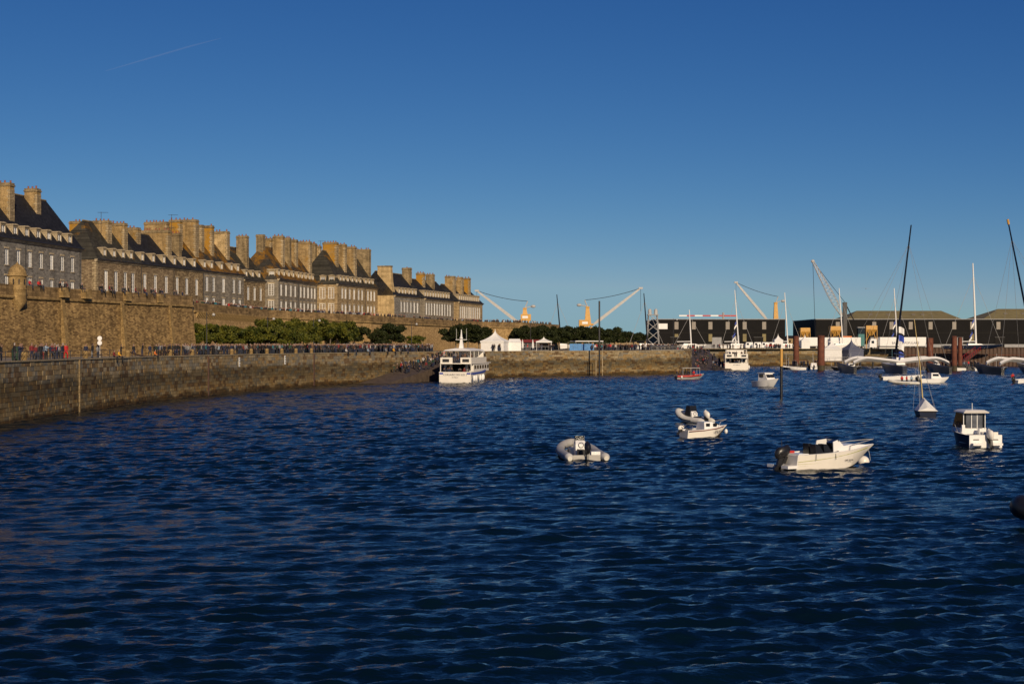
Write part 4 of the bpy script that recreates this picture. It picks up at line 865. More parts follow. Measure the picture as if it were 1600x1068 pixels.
# rigid inflatables
def rib(px, Y, hd, L, W, label, tube='rubber', tip='palerubber', r=.27, console=True, motor='black', lift=.55, name='inflatable_boat'):
    b = boat_root(name, px, Y, hd, label); w = W / 2 - r; rr = r
    path = [(0, 1), (.5, 1), (.68, .95), (.82, .75), (.93, .42), (1.0, 0)]
    pts = [(t * L, k * w, .22 + lift * max(0, t - .35) ** 1.5 * 1.4) for t, k in path]; full = pts + [(x, -y, z) for x, y, z in pts[-2::-1]]
    dense = []
    for p, q in zip(full, full[1:]):
        for k in range(4): dense.append(tuple(p[i] + (q[i] - p[i]) * k / 4 for i in range(3)))
    dense.append(full[-1])
    for _ in range(2): dense = [dense[0]] + [tuple((dense[i - 1][j] + 2 * dense[i][j] + dense[i + 1][j]) / 4 for j in range(3)) for i in range(1, len(dense) - 1)] + [dense[-1]]
    MB().tube(dense, rr, n=14).build('tube', M[tube], b, smooth=True)
    for sy in (-1, 1): MB().tube([(.02, sy * w, .22), (-.15, sy * w, .22), (-.45, sy * w, .2), (-.55, sy * w, .19)], [rr * 1.01, rr * 1.01, rr * .72, rr * .55], n=14).build('end_cone', M[tip], b, smooth=True)
    MB().tube([(x, y * (1 + .96 * rr / max(abs(y), w)), z - .02) for x, y, z in dense[2:-2]], .045, n=6).build('rubbing_strake', M['blackrubber'], b)
    m = MB(); hull(m, L * .93, w * 2, .25, .5, keel=-.3, cock=(0, .95), floor=.12, rake=.8); m.build('hull', [M['rubber'], M['grey']], b, smooth=True)
    MB().bx(-.02, .1, -w * .75, w * .75, -.1, .36).build('transom', M['rubber'], b)
    if console:
        MB().loft([[(L * .36, -.35, .12), (L * .5, -.35, .12), (L * .5, .35, .12), (L * .36, .35, .12)], [(L * .37, -.35, .9), (L * .5, -.35, .9), (L * .5, .35, .9), (L * .37, .35, .9)], [(L * .43, -.3, 1.12), (L * .48, -.3, 1.12), (L * .48, .3, 1.12), (L * .43, .3, 1.12)]]).build('console', M['gel'], b)
        MB().bx(L * .46, L * .48, -.32, .32, 1.1, 1.42).build('windscreen', M['dglass'], b); MB().tube([(L * .36, .17 * math.cos(a), .85 + .17 * math.sin(a)) for a in [k * .5236 for k in range(13)]], .02, n=5).build('steering_wheel', M['black'], b)
        MB().bx(L * .2, L * .32, -.32, .32, .12, .62).build('seat', M['black'], b); MB().bx(L * .62, L * .74, -.5, .5, .14, .55).build('bow_locker', M[tip], b)
        MB().bx(.35, .75, -w * .8, -w * .3, .12, .55).build('stern_box', M['gel'], b)
    if motor: outboard(b, -.1, 0, .55, 1.0, motor, R(12))
    return b
rib(917, 90.5, 97, 6.0, 2.9, 'grey inflatable boat with white console and black outboard', r=.28, lift=.75)
b2 = rib(1101, 133, 125, 3.7, 1.9, 'white inflatable boat with covered console behind the small cabin boat', 'palerubber', 'palerubber', r=.3, motor='cream', lift=1.1)
MB().loft([[(1.5, -.5, .5), (2.3, -.5, .5), (2.3, .5, .5), (1.5, .5, .5)], [(1.6, -.4, 1.6), (2.1, -.4, 1.6), (2.1, .4, 1.6), (1.6, .4, 1.6)]]).build('console_cover', M['black'], b2)
rb = rib(1700, 56, 163, 6.2, 3.0, 'black boat', 'blackrubber', 'blackrubber', r=.5, console=False, motor=None, lift=.75); rb.location = (gx(1578, 57.5) + 6.35, 55.7, .1)
rb['label'] = 'black inflatable boat with nobody aboard nearest the viewing pier'

# small cabin boat with outboard
b = boat_root('cabin_boat', 1068, 112.5, 22, 'small white cabin boat with red trim line and tilted outboard')
hull(MB(), 3.9, 1.75, .62, .95, cock=(.05, .42), floor=.25, rake=.45, ns=15, bottom=2).build('hull', [M['cream'], M['gel'], M['antifoul']], b, smooth=True)
MB().loft([[(1.5, -.68, .66), (1.5, .68, .66), (1.55, .55, 1.25), (1.55, -.55, 1.25)], [(2.4, -.62, .7), (2.4, .62, .7), (2.3, .5, 1.25), (2.3, -.5, 1.25)], [(3.2, -.35, .8), (3.2, .35, .8), (3.1, .28, .98), (3.1, -.28, .98)]]).build('cabin', M['gel'], b)
for x in (1.65, 2.3): MB().box((x + .2, -.63, 1.02), (.34, .03, .24)).build('side_window', M['dglass'], b)
MB().box((2.72, 0, 1.12), (.6, .85, .04), 0, Matrix.Rotation(R(20), 3, 'Y')).build('windscreen', M['dglass'], b)
MB().tube([(.05, -.87, .55), (1.4, -.9, .6), (2.6, -.7, .72), (3.5, -.3, .86)], .03, n=5).build('trim_line', CLOTH['dark red'], b)
outboard(b, -.12, .1, .6, .62, 'cream', R(35)); MB().tube([(.4, -.6, .6), (-.25, -.3, 1.0)], .03, n=5).build('tiller_pole', M['black'], b)
for sy in (-1, 1): MB().tube([(2.9, sy * .5, .85), (3.1, sy * .45, 1.25), (3.9, 0, 1.4)], .015, n=4).build('bow_rail', M['palegrey'], b)
MB().ell((3.75, -.2, .45), (.13, .13, .2), n=8).build('fender', M['white'], b); MB().bx(.5, .9, -.5, .5, .25, .7).build('locker', M['rubber'], b)
text_part('HB 4420', .24, M['dark'], b, (2.75, -.80, .5), (R(80), 0, R(16)))

# pilothouse fishing boat, stern towards the viewer
b = boat_root('pilothouse_boat', 1540, 101.5, 94, 'pilothouse boat with hull shade painted navy, white stern and pale outboard'); b.scale = (.94, .94, .97)
hull(MB(), 6.0, 2.75, .95, 1.4, cock=(.04, .4), floor=.3, rake=.7, ns=15, sw=.93).build('hull', [M['navy'], M['gel']], b, smooth=True)  # navy sides paint in the shade on a white hull
MB().bx(-.03, .06, -1.27, 1.27, .02, .97).build('transom', M['gel'], b)
for y0, y1, z in ((-1.15, -.3, .38), (.3, 1.15, .38)): MB().bx(-.5, -.02, y0, y1, z - .16, z).build('swim_platform', M['gel'], b); 
for y in (-.75, .75): MB().box((-.04, y, .62), (.03, .45, .07)).build('slot', M['dark'], b)
MB().bx(2.2, 4.4, -.95, .95, .9, 1.35).build('cabin_base', M['gel'], b)
ph = MB().loft([[(2.2, -.92, 1.3), (4.5, -.85, 1.3), (4.5, .85, 1.3), (2.2, .92, 1.3)], [(2.25, -.84, 2.5), (3.9, -.78, 2.5), (3.9, .78, 2.5), (2.25, .84, 2.5)]]).build('pilothouse', M['dglass'], b)
for y in (-.46, .0, .46): MB().box((2.2, y * .95, 1.9), (.03, .42, 1.12)).build('door_panel', M['greyglass'], ph)
for y in (-.88, -.23, .23, .88): MB().box((2.19, y * .97, 1.9), (.06, .05, 1.22)).build('door_frame', M['gel'], ph)
MB().loft([[(1.75, -1.0, 2.48), (4.1, -.9, 2.48), (4.1, .9, 2.48), (1.75, 1.0, 2.48)], [(1.7, -1.0, 2.56), (4.15, -.9, 2.56), (4.15, .9, 2.56), (1.7, 1.0, 2.56)], [(2.0, -.75, 2.7), (3.8, -.7, 2.7), (3.8, .7, 2.7), (2.0, .75, 2.7)]]).build('roof', M['cream'], b)
MB().tube([(2.6, 0, 2.68), (2.6, 0, 3.2)], .025, n=5).build('antenna', M['white'], b); MB().bx(2.05, 2.25, .78, 1.02, .9, 1.6).build('door_post', M['gel'], b)
MB().bx(.3, .8, -1.1, .1, .3, 1.15).build('stern_seat', M['cream'], b); MB().bx(1.4, 1.8, -.4, -.1, .3, 1.35).build('rod_holder', M['gel'], b)
outboard(b, -.12, -.25, .62, 1.15, 'cream', R(25))
for sy in (-1, 1): MB().tube([(2.5, sy * 1.2, 1.1), (3.5, sy * 1.1, 1.7), (5.2, sy * .5, 1.9), (5.95, 0, 1.95)], .02, n=5).build('bow_rail', M['palegrey'], b)

# covered sailing dinghy
b = boat_root('sailing_dinghy', 1450, 144.5, 82, 'dark hulled sailing dinghy under a white boom tent')
hull(MB(), 4.8, 2.3, .55, .75, rake=.3, sw=.75, ns=13).build('hull', [M['navy'], M['wood']], b, smooth=True)
MB().loft([[(-.1, -1.0, .62), (-.1, 1.0, .62), (-.1, .1, .95), (-.1, -.1, .95)], [(1.6, -1.12, .62), (1.6, 1.12, .62), (1.6, .08, 1.65), (1.6, -.08, 1.65)], [(3.0, -.95, .65), (3.0, .95, .65), (3.0, .06, 1.85), (3.0, -.06, 1.85)], [(4.4, -.3, .72), (4.4, .3, .72), (4.4, .03, .95), (4.4, -.03, .95)]]).build('boom_tent', M['canvas'], b)
MB().tube([(3.1, 0, .6), (3.05, .35, 5), (3.0, .95, 10.0)], [.07, .06, .035], n=7).build('mast', M['wood'], b)
for e_ in ((2.7, 1.1, .6), (2.7, -1.1, .6), (4.75, 0, .8), (0, .8, .6), (0, -.8, .6)): MB().tube([e_, (3.02, .62, 7.2)], .012, n=3).build('stay', M['palegrey'], b)

# small cruiser coming in, red passenger launch, far small craft
b = boat_root('cabin_cruiser', 1182, 250, -62, 'white cabin cruiser with two windscreen panes heading past the striped pole'); 
hull(MB(), 6.0, 2.7, .9, 1.5, cock=(.03, .35), floor=.4, rake=.8).build('hull', [M['gel'], M['gel']], b, smooth=True)
cb = MB().loft([[(1.8, -1.05, 1.0), (4.2, -.9, 1.2), (4.2, .9, 1.2), (1.8, 1.05, 1.0)], [(1.8, -.95, 2.35), (3.4, -.8, 2.35), (3.4, .8, 2.35), (1.8, .95, 2.35)]]).build('cabin', M['gel'], b)
for y in (-.42, .42): MB().box((3.88, y, 1.88), (.04, .72, .62), 0, Matrix.Rotation(R(-35), 3, 'Y')).build('windscreen', M['dglass'], cb)
for sy in (-1, 1): MB().box((2.6, sy * .98, 1.9), (1.1, .04, .5)).build('side_window', M['dglass'], cb)
MB().bx(1.6, 3.6, -1.05, 1.05, 2.35, 2.45).build('roof', M['gel'], b); MB().tube([(2, 0, 2.4), (2, 0, 4.1)], .03, n=4).build('antenna', M['dark'], b)
b = boat_root('passenger_launch', 1056, 298, 12, 'open grey passenger launch with red side tubes and canopy frame')
hull(MB(), 6.2, 2.3, .8, 1.15, cock=(.05, .75), floor=.3, rake=.5).build('hull', [M['grey'], M['white']], b, smooth=True)
MB().bx(1.2, 5.0, -.95, .95, 2.35, 2.43).build('canopy', M['palegrey'], b)
for x in (1.25, 3, 4.95):
    for sy in (-1, 1): MB().tube([(x, sy * .92, .8), (x, sy * .92, 2.35)], .04, n=5).build('post', M['palegrey'], b)
MB().tube([(0, -1.0, .65), (3, -1.2, .7), (5.4, -.5, .95)], .2, n=8).build('side_buoyancy', M['red'], b); MB().ell((.9, -1.2, .5), (.17, .17, .32), n=8).build('fender', M['white'], b)
for i in range(7): person(gx(1058 + i * 4.5, 298), 298.3 + i * .12, .3, uni(0, 6), 'aboard the red passenger launch', pose='stand')
def small_boat(px, Y, hd, L, B, label, hm='gel', cabin=True, name='motor_boat'):
    b = boat_root(name, px, Y, hd, label); hull(MB(), L, B, .7, 1.1, cock=(.05, .4), floor=.3, rake=.5).build('hull', [M[hm], M['gel']], b, smooth=True)
    if cabin:
        c = MB().loft([[(L * .35, -B * .36, .8), (L * .72, -B * .28, .9), (L * .72, B * .28, .9), (L * .35, B * .36, .8)], [(L * .36, -B * .32, 1.9), (L * .6, -B * .26, 1.9), (L * .6, B * .26, 1.9), (L * .36, B * .32, 1.9)]]).build('cabin', M['gel'], b)
        for sy in (-1, 1): MB().box((L * .5, sy * B * .335, 1.5), (L * .2, .05, .4)).build('side_window', M['dglass'], c)
    outboard(b, -.1, 0, .6, 1.1); return b
small_boat(1436, 272, 8, 6.0, 2.4, 'white motor boat with grey deck beside the red clad crew', cabin=True)
b = rib(1432, 262, 168, 5.0, 2.2, 'pale inflatable boat carrying a crew in red jackets', 'palerubber', 'palerubber', console=False)
for i, c in enumerate(('red', 'red', 'light blue')): person(gx(1409 + i * 7.5, 262), 262 - .1, .12, uni(-1, 1), 'in the pale inflatable boat', c, 'stand', 'black', .85)
small_boat(1586, 268, 20, 5.2, 2.2, 'white motor boat with a pink clad helmsman by the second trimaran', cabin=False); person(gx(1583, 268), 268.2, .3, 0, 'standing in the white motor boat', 'red', 'stand')
small_boat(1378, 292, 2, 8.5, 2.2, 'long low white motor boat below the first trimaran', cabin=False)
for px, Y, lb in ((1262, 405, 'low white workboat half hidden behind the thick rusty pile'), (1250, 412, 'white workboat with outboard moored against the dark pontoon'), (1508, 396, 'white workboat moored under the dark rust pile'), (1522, 391, 'white workboat beside the second trimaran float')): small_boat(px, Y, random.choice((0, 180)), 5.5, 2.2, lb, cabin=False, name='work_boat')

for px, Y, hd, lb, hm in ((1236, 409, 100, 'dark blue fishing boat with gear posts at the pontoon end', 'navy'), (1272, 411, 80, 'white fishing boat with cabin against the thick rusty pile', 'gel'), (1312, 405, 8, 'black workboat with white cabin below the twin tents', 'black'), (1335, 396, 172, 'dark open workboat by the first trimaran float', 'black'), (1470, 395, 95, 'navy fishing boat with cabin between the two rusty piles', 'navy'), (1540, 388, 10, 'black launch beside the second trimaran bow', 'black')):
    b = small_boat(px, Y, hd, 6.5, 2.5, lb, hm, cabin='cabin' in lb, name='fishing_boat')
    for x, hh in ((1.2, 3.4), (3.2, 4.8)): MB().tube([(x, .2, .7), (x + .2, .2, hh)], .05, n=5).build('gear_post', M['palegrey'], b)
    MB().tube([(1.4, .2, 3.2), (3.3, .2, 3.0)], .04, n=4).build('derrick', M['dark'], b)
gw = empty('gangway', (gx(1505, 440), 440, 0), label='sloping rusty gangway with red railings by the sheet pile wall', cat='gangway'); ga = Vector((0, 0, 1.8)); gb_ = Vector((15, 30, 5.6))
MB().loft([[ga + Vector((-.8, .3, 0)), ga + Vector((.8, -.3, 0)), ga + Vector((.8, -.3, .25)), ga + Vector((-.8, .3, .25))], [gb_ + Vector((-.8, .3, 0)), gb_ + Vector((.8, -.3, 0)), gb_ + Vector((.8, -.3, .25)), gb_ + Vector((-.8, .3, .25))]]).build('deck', M['rust'], gw)
for sx in (-1, 1):
    o_ = Vector((.8 * sx, -.3 * sx, 1.3)); MB().tube([ga + o_, gb_ + o_], .05, n=5).build('handrail', M['red'], gw)
    for k in range(9): p_ = ga + (gb_ - ga) * (k / 8); MB().tube([p_ + Vector((.8 * sx, -.3 * sx, .2)), p_ + o_], .04, n=4).build('stanchion', M['red'], gw)
MB().bx(-2, 2, -1.5, 1.5, -.4, 1.8).build('landing_float', M['dark'], gw)

# ------------------------------------------------------------------ ferries
def ferry(px, Y, hd, L, B, label, lines, stripe, canopy=True, k=1.0):
    f = boat_root('passenger_ferry', px, Y, hd, label, 'ferry'); f.scale = (k, k, k)
    hull(MB(), L, B, 2.1, 3.1, keel=-.8, sw=.96, cock=(.0, .16), floor=1.1, rake=2.0, fine=2.6, ns=17, bottom=2).build('hull', [M['cream'], M['palegrey'], M['antifoul']], f, smooth=True)
    MB().bx(-.04, .1, -B * .475, B * .475, .15, 2.1).build('transom', M['cream'], f)
    if stripe:
        for sy in (-1, 1):
            MB().box((-.06, sy * B * .41, 1.8), (.04, B * .11, .3)).build('stern_stripe', M['blue'], f)
            pts = [(t * L, sy * (B / 2 * (.96 + .04 * min(1, t / .35)) * (1 - max(0, (t - .3) / .7) ** 2.6) + .03), 1.75 + 1.0 * t ** 1.8) for t in [.01 + .9 * i / 14 for i in range(15)]]
            MB().loft([[(x, y, z - .16), (x, y, z + .16), (x, y - sy * .05, z + .16), (x, y - sy * .05, z - .16)] for x, y, z in pts]).build('side_stripe', M['blue'], f)
    d1 = MB()
    for sy in (-1, 1): d1.bx(3.2, L * .72, sy * B * .44 - .06, sy * B * .44 + .06, 2.1, 3.6)
    d1.bx(3.2, 3.3, -B * .43, -B * .2, 2.1, 3.6); d1.bx(3.2, 3.3, B * .2, B * .43, 2.1, 3.6); d1.bx(L * .72 - .1, L * .72, -B * .43, B * .43, 2.1, 3.6); ca = d1.build('cabin', M['cream'], f)
    for sy in (-1, 1):
        for i in range(6): MB().box((4.6 + i * (L * .72 - 5.6) / 5, sy * (B * .44 + .07), 2.95), (1.5, .03, .7)).build('window', M['dglass'], ca)
    for y in (-B * .33, B * .33): MB().box((3.17, y, 2.8), (.04, B * .1, .95)).build('door', M['dglass'], ca)
    MB().bx(.4, L * .78, -B * .47, B * .47, 3.6, 3.75).build('upper_deck', M['cream'], f)
    up = MB()
    for sy in (-1, 1): up.bx(.6, L * .6, sy * B * .46 - .05, sy * B * .46 + .05, 3.75, 4.85)
    up.bx(.6, .7, -B * .46, -B * .14, 3.75, 4.85); up.bx(.6, .7, B * .1, B * .46, 3.75, 4.85); up.build('bulwark', M['cream'], f)
    for sy in (-1, 1): MB().box((.57, sy * B * .3, 4.25), (.04, B * .2, .6)).build('bulwark_opening', M['dark'], f)
    for y in (-B * .46, B * .46):
        MB().tube([(.6, y, 2.0), (.6, y, 3.6)], .09, n=6).build('post', M['cream'], f)
    wh = MB().loft([[(L * .58, -B * .4, 3.75), (L * .76, -B * .34, 3.75), (L * .76, B * .34, 3.75), (L * .58, B * .4, 3.75)], [(L * .58, -B * .38, 6.0), (L * .7, -B * .32, 6.0), (L * .7, B * .32, 6.0), (L * .58, B * .38, 6.0)]]).build('wheelhouse', M['cream'], f)
    for sy in (-1, 1): MB().box((L * .64, sy * B * .385, 5.2), (L * .08, .06, .7)).build('window', M['dglass'], wh)
    if canopy:
        MB().loft([[(1.6, -B * .42, 6.1), (L * .58, -B * .42, 6.1), (L * .58, B * .42, 6.1), (1.6, B * .42, 6.1)], [(1.9, -B * .36, 6.3), (L * .58, -B * .36, 6.3), (L * .58, B * .36, 6.3), (1.9, B * .36, 6.3)], [(2.5, -.6, 6.6), (L * .58, -.6, 6.6), (L * .58, .6, 6.6), (2.5, .6, 6.6)]]).build('canopy', M['canvas'], f)
        for x in (1.8, 5, 9):
            for sy in (-1, 1): MB().tube([(x, sy * B * .4, 4.8), (x, sy * B * .4, 6.12)], .06, n=5).build('canopy_post', M['cream'], f)
    else:
        for sy in (-1, 1):
            for x in (.8, 3): MB().tube([(x, sy * B * .42, 4.8), (x, sy * B * .42, 6.0)], .06, n=5).build('frame_post', M['cream'], f)
        MB().tube([(.8, -B * .42, 6), (.8, B * .42, 6)], .06, n=5).build('frame_beam', M['cream'], f); MB().tube([(.8, -B * .42, 5.4), (.8, B * .42, 5.4)], .05, n=5).build('frame_beam', M['cream'], f)
    ms = MB(); ms.loft([[(5.0, -.45, 6.4), (5.8, -.45, 6.4), (5.8, .45, 6.4), (5.0, .45, 6.4)], [(5.2, -.2, 8.2), (5.6, -.2, 8.2), (5.6, .2, 8.2), (5.2, .2, 8.2)], [(5.35, -.05, 10.2), (5.45, -.05, 10.2), (5.45, .05, 10.2), (5.35, .05, 10.2)]]); mo = ms.build('mast', M['white'], f)
    MB().bx(5.2, 5.6, -1.1, 1.1, 8.2, 8.3).build('crosstree', M['white'], mo); MB().lathe([(.05, 0), (.32, .1), (.32, .35), (.05, .45)], (5.2, 0, 8.35), n=10).build('radar', M['white'], mo)
    for y in (-1.0, 1.0): MB().tube([(5.4, y, 8.2), (5.4, y, 10.4)], .025, n=4).build('aerial', M['white'], mo)
    for x in (1.5, 3.2, 7, 9, 11.5): MB().ell((x, -B * .5 - .12 if x < 10 else -B * .47, .9), (.24, .24, .6), n=8).build('fender', M['white'], f)
    if lines:
        text_part(lines[0], .52, M['ink'], f, (-.06, 0, 1.55), (R(90), 0, R(-90)), sx=.95); text_part(lines[1], .3, M['ink'], f, (-.06, 0, 1.05), (R(90), 0, R(-90)))
    return f
ferry(711, 270.5, 79, 24, 6.5, 'large white ferry with blue stripe moored at the slipway', ('CORSAIRE DES ILES 2', 'ST-MALO'), True)
ferry(1151, 402, 84, 20, 7.2, 'smaller cream ferry with open top deck at the far slipway', ('ST MALO', ''), False, False, .95)
for i in range(26):
    up = i % 2; a = R(79); x, y = uni(.9, 9) if up else uni(.5, 2.8), uni(-2.6, 2.6); x = uni(1.0, 2.4) if rnd() < .6 and up else x
    person(gx(711, 270.5) + x * math.cos(a) - y * math.sin(a), 270.5 + x * math.sin(a) + y * math.cos(a), 3.76 if up else 1.12, uni(-.8, .8), 'on the upper deck of the large ferry' if up else 'on the stern deck of the large ferry')
for i in range(16):
    up = i % 2; x, y = uni(.9, 4), uni(-2.8, 2.8); person(gx(1151, 402) + x * .1 - y, 402 + x, (3.76 if up else 1.12) * .95, uni(-.8, .8), 'on the decks of the smaller ferry')

# ------------------------------------------------------------------ trimarans
def trimaran(px, Y, hd, ytop, pxtop, label, mastmat, flag=True, W=24.0, tip=None):
    b = boat_root('racing_trimaran', px, Y, hd, label, 'trimaran')
    for k, (y, ln, x0) in enumerate(((0, 26, -10), (W / 2 - 1, 24, -8), (-W / 2 + 1, 24, -8))):
        m = MB(); hull(m, ln, 2.3 if k == 0 else 1.5, 2.0 if k == 0 else 1.7, 2.6, keel=-.4, sw=.5, rake=1.2, fine=2.0); o = m.build('main_hull' if k == 0 else 'float_hull', [M['navy' if k == 0 else 'black'], M['white' if k == 0 else 'dark']], b, smooth=True); o.location = (x0, y, 0)
    for x in (-5.5, 5.5):
        pts = [(x - .04 * abs(y), y, 2.1 + 1.7 * math.sin(min(1, (W / 2 - abs(y)) / 4.5) * 1.6) - .9 * max(0, 1 - abs(y) / 8)) for y in [-W / 2 + .9 + (W - 1.8) * i / 22 for i in range(23)]]
        MB().loft([[(p[0] - .75, p[1], p[2]), (p[0], p[1], p[2] + .5), (p[0] + .75, p[1], p[2]), (p[0], p[1], p[2] - .5)] for p in pts]).build('cross_beam', M['gel'], b, smooth=True)
    MB().loft([[(-6, -1.1, 2.2), (2, -1.0, 2.4), (2, 1.0, 2.4), (-6, 1.1, 2.2)], [(-5, -.9, 4.0), (0, -.8, 4.0), (0, .8, 4.0), (-5, .9, 4.0)]]).build('cockpit', M['white'], b)
    for sy in (-1, 1): MB().box((-3, sy * 1.02, 3.2), (2.6, .06, .5)).build('cockpit_window', M['dglass'], b)
    a = R(-hd); top = P(pxtop, ytop, Y) - Vector((gx(px, Y), Y, 0)); tl = Vector((top.x * math.cos(a) - top.y * math.sin(a), top.x * math.sin(a) + top.y * math.cos(a), top.z)); base = Vector((1, 0, 2.4)); tl.x = base.x - 2
    dirv = tl - base; rings = []
    for i in range(9):
        t = i / 8; p = base + dirv * t; w_ = .62 * (1 - .5 * t); th = .34 * (1 - .5 * t); rings.append([(p.x - w_, p.y, p.z), (p.x, p.y - th, p.z), (p.x + w_ * .8, p.y, p.z), (p.x, p.y + th, p.z)])
    mo = MB().loft(rings).build('mast', M[mastmat], b)
    if tip: p = base + dirv * .965; MB().tube([p, tl], .3, n=8).build('mast_tip', M[tip], mo)
    hp = base + dirv * .86
    for e_ in ((-6, W / 2 - 1, 2), (-6, -W / 2 + 1, 2), (14, 0, 2.4), (8, W / 2 - 1, 2), (8, -W / 2 + 1, 2)): MB().tube([e_, hp], .03, n=4).build('stay', M['grey'], b)
    MB().tube([(1, 0, 5), (-8, -.6, 4.6)], .22, n=8).build('boom', M[mastmat], b)
    if flag:
        for i in range(4):
            z = 10.2 - i * 2.1; rr = [[(-1.2 + .15 * math.sin(j * 1.3 + i), -.6 - j * .33 * (1 if hd else 1), z + .2 * math.sin(j * .8) - j * .15 + h) for h in (0, 1.6)] for j in range(5)]
            MB().loft(rr, closed=False, caps=False).build('flag', M['blue' if i % 2 else 'white'], b)
    return b
trimaran(1399, 362, 88, 352, 1422, 'black masted racing trimaran with white arched beams and blue flags', 'black', W=25.5)
trimaran(1622, 350, 88, 343, 1573, 'racing trimaran with dark blue mast tipped in yellow', 'navy', flag=False, tip='yellow', W=24)
# yachts and masts
def yacht(px, Y, ytop, pxtop, label, mat='white', hm='gel', L=14, z=QZ, r=.17, stays=1, name='yacht'):
    b = empty(name, (gx(px, Y), Y, z), 0, label, 'yacht'); top = gz(ytop, Y) - z; dx = gx(pxtop, Y) - gx(px, Y)
    m = MB(); hull(m, L, 3.6, 1.2, 1.6, keel=-.02, rake=1.0); o = m.build('hull', [M[hm], M['white']], b, smooth=True); o.location = (-L * .55, 0, 0)
    MB().loft([[(-3, -.9, 1.2), (2.5, -.8, 1.3), (2.5, .8, 1.3), (-3, .9, 1.2)], [(-2.6, -.7, 1.9), (1.6, -.6, 1.75), (1.6, .6, 1.75), (-2.6, .7, 1.9)]]).build('coachroof', M['white'], b)
    MB().tube([(0, 0, 1.3), (dx * .5, 0, top * .55), (dx, 0, top)], [r, r * .9, r * .55], n=8).build('mast', M[mat], b)
    for e_ in ((-L * .5, 0, 1.3), (L * .42, 0, 1.6))[: 1 + stays]: MB().tube([e_, (dx * .8, 0, top * .85)], .045, n=4).build('stay', M['palegrey'], b)
    MB().tube([(0, 0, 2.6), (-5, 0, 2.5)], .13, n=6).build('boom', M[mat], b); return b
for a in ((877, 470, 460, 870, 'yacht with leaning black mast behind the end of the rampart', 'black'), (1012, 455, 458, 1006, 'yacht with leaning black mast beside the silver lift tower', 'black'), (1080, 497, 484, 1077, 'yacht with thin white mast before the black shed', 'white'), (1154, 500, 453, 1148, 'yacht with white mast and flag string behind the smaller ferry', 'white'),
          (1231, 505, 457, 1226, 'yacht with white mast in the gap between the sheds', 'white'), (1317, 498, 450, 1311, 'yacht with pale mast in front of the lattice crane', 'white'), (1402, 500, 450, 1397, 'yacht with short white mast behind the black masted trimaran', 'white'), (1525, 468, 411, 1520, 'navy racing yacht with tall thick white mast', 'white')):
    y_ = yacht(*a, hm='navy' if a[0] == 1525 else 'gel', L=20 if a[0] == 1525 else 12, r=.34 if a[0] == 1525 else .24)
    if a[0] in (1154, 1402, 1525):
        for i in range(5): z = 9.5 - i * 1.5; MB().loft([[(-.4 - i * .25 - j * .3, -.1 + .1 * math.sin(j + i), z - j * .45 + h) for h in (0, .8)] for j in range(4)], closed=False, caps=False).build('flag', M[('blue', 'white', 'navy')[i % 3]], y_)
def plainpole(px, Y, ytop, ybot, label, r, parts): 
    b = empty('channel_post', (gx(px, Y), Y, 0), 0, label, 'post'); z1 = gz(ytop, Y); 
    for z0_, z1_, mat, nm in parts(z1): MB().tube([(0, 0, z0_), (0, 0, z1_)], r, n=9).build(nm, M[mat], b)
    return b
plainpole(1221, 192, 545, 623, 'slim channel post with yellow upper half and black foot', .19, lambda z: ((-2, 4.4, 'black', 'foot'), (4.4, z, 'yellow', 'top')))
pp = plainpole(936.5, 333.5, 470, 585, 'tall thin dark post rising beside the pier wall ladder', .2, lambda z: ((-2, 7, 'black', 'foot'), (7, z, 'dark', 'shaft')))
for dx in (-.75, .75): MB().tube([(dx, .6, -.5), (dx, .6, QZ)], .09, n=6).build('ladder_rail', M['trim'], pp)
for px, Y, yt, lb, rr in ((1244, 425, 526, 'rusty steel pile at the end of the small boat pontoon', .85), (1283, 398, 525, 'thick rusty steel pile in front of the twin tents', 1.0), (1453, 392, 529, 'rusty steel pile beside the covered dinghy mast', .9), (1491, 392, 526, 'dark and rust pile with orange buoy', .75), (1500, 396, 528, 'slim rusty pile close behind the dark pile', .6)):
    p_ = empty('steel_pile', (gx(px, Y), Y, 0), label=lb, cat='pile'); MB().tube([(0, 0, -2), (0, 0, gz(yt, Y))], rr, n=14).build('shaft', M['rust'], p_, smooth=True); MB().lathe([(rr * 1.05, 0), (rr * 1.05, .15), (.05, .3)], (0, 0, gz(yt, Y)), n=14).build('cap', M['rust'], p_); MB().tube([(0, 0, -1), (0, 0, 1.4)], rr * 1.03, n=14).build('weed_band', M['seaweed'], p_)

# pontoons and far dock
for px0, px1, Y, lb in ((1228, 1345, 418, 'dark floating pontoon among the small workboats'), (1440, 1545, 402, 'dark floating pontoon crowded with people between trimarans')):
    p_ = empty('pontoon', (gx(px0, Y), Y, 0), label=lb, cat='pontoon'); L = (px1 - px0) * Y / F
    for i in range(int(L / 4)): MB().bx(i * 4 + .05, i * 4 + 3.95, 0, 3, -.3, .75).build('float', M['dark'], p_)
    MB().bx(0, L, 0, 3, .752, .9).build('deck', M['slipstone'], p_)
    for i in range(int(L / 2) + 1): MB().tube([(i * 2, 2.9, .9), (i * 2, 2.9, 2.0)], .04, n=4).build('rail_post', M['palegrey'], p_)
for i in range(34): person(gx(uni(1458, 1535), 402), 402.3 + uni(0, 2.3), .905, uni(0, 6), 'crowding the pontoon between the trimarans')
for i in range(20): person(gx(uni(1232, 1280), 418), 418.3 + uni(0, 2.3), .905, uni(0, 6), 'busy on the pontoon by the rusty piles')
lp = empty('landing_stage', (gx(1286, 432), 432, 0), label='raised landing stage carrying the twin peaked tents', cat='pontoon'); MB().bx(-.5, 24, 0, 12, 1.9, 2.3).build('deck', M['slipstone'], lp)
for i in range(7): MB().tube([(i * 3.8, .3, -1.5), (i * 3.8, .3, 1.9)], .3, n=8).build('leg', M['dark'], lp)
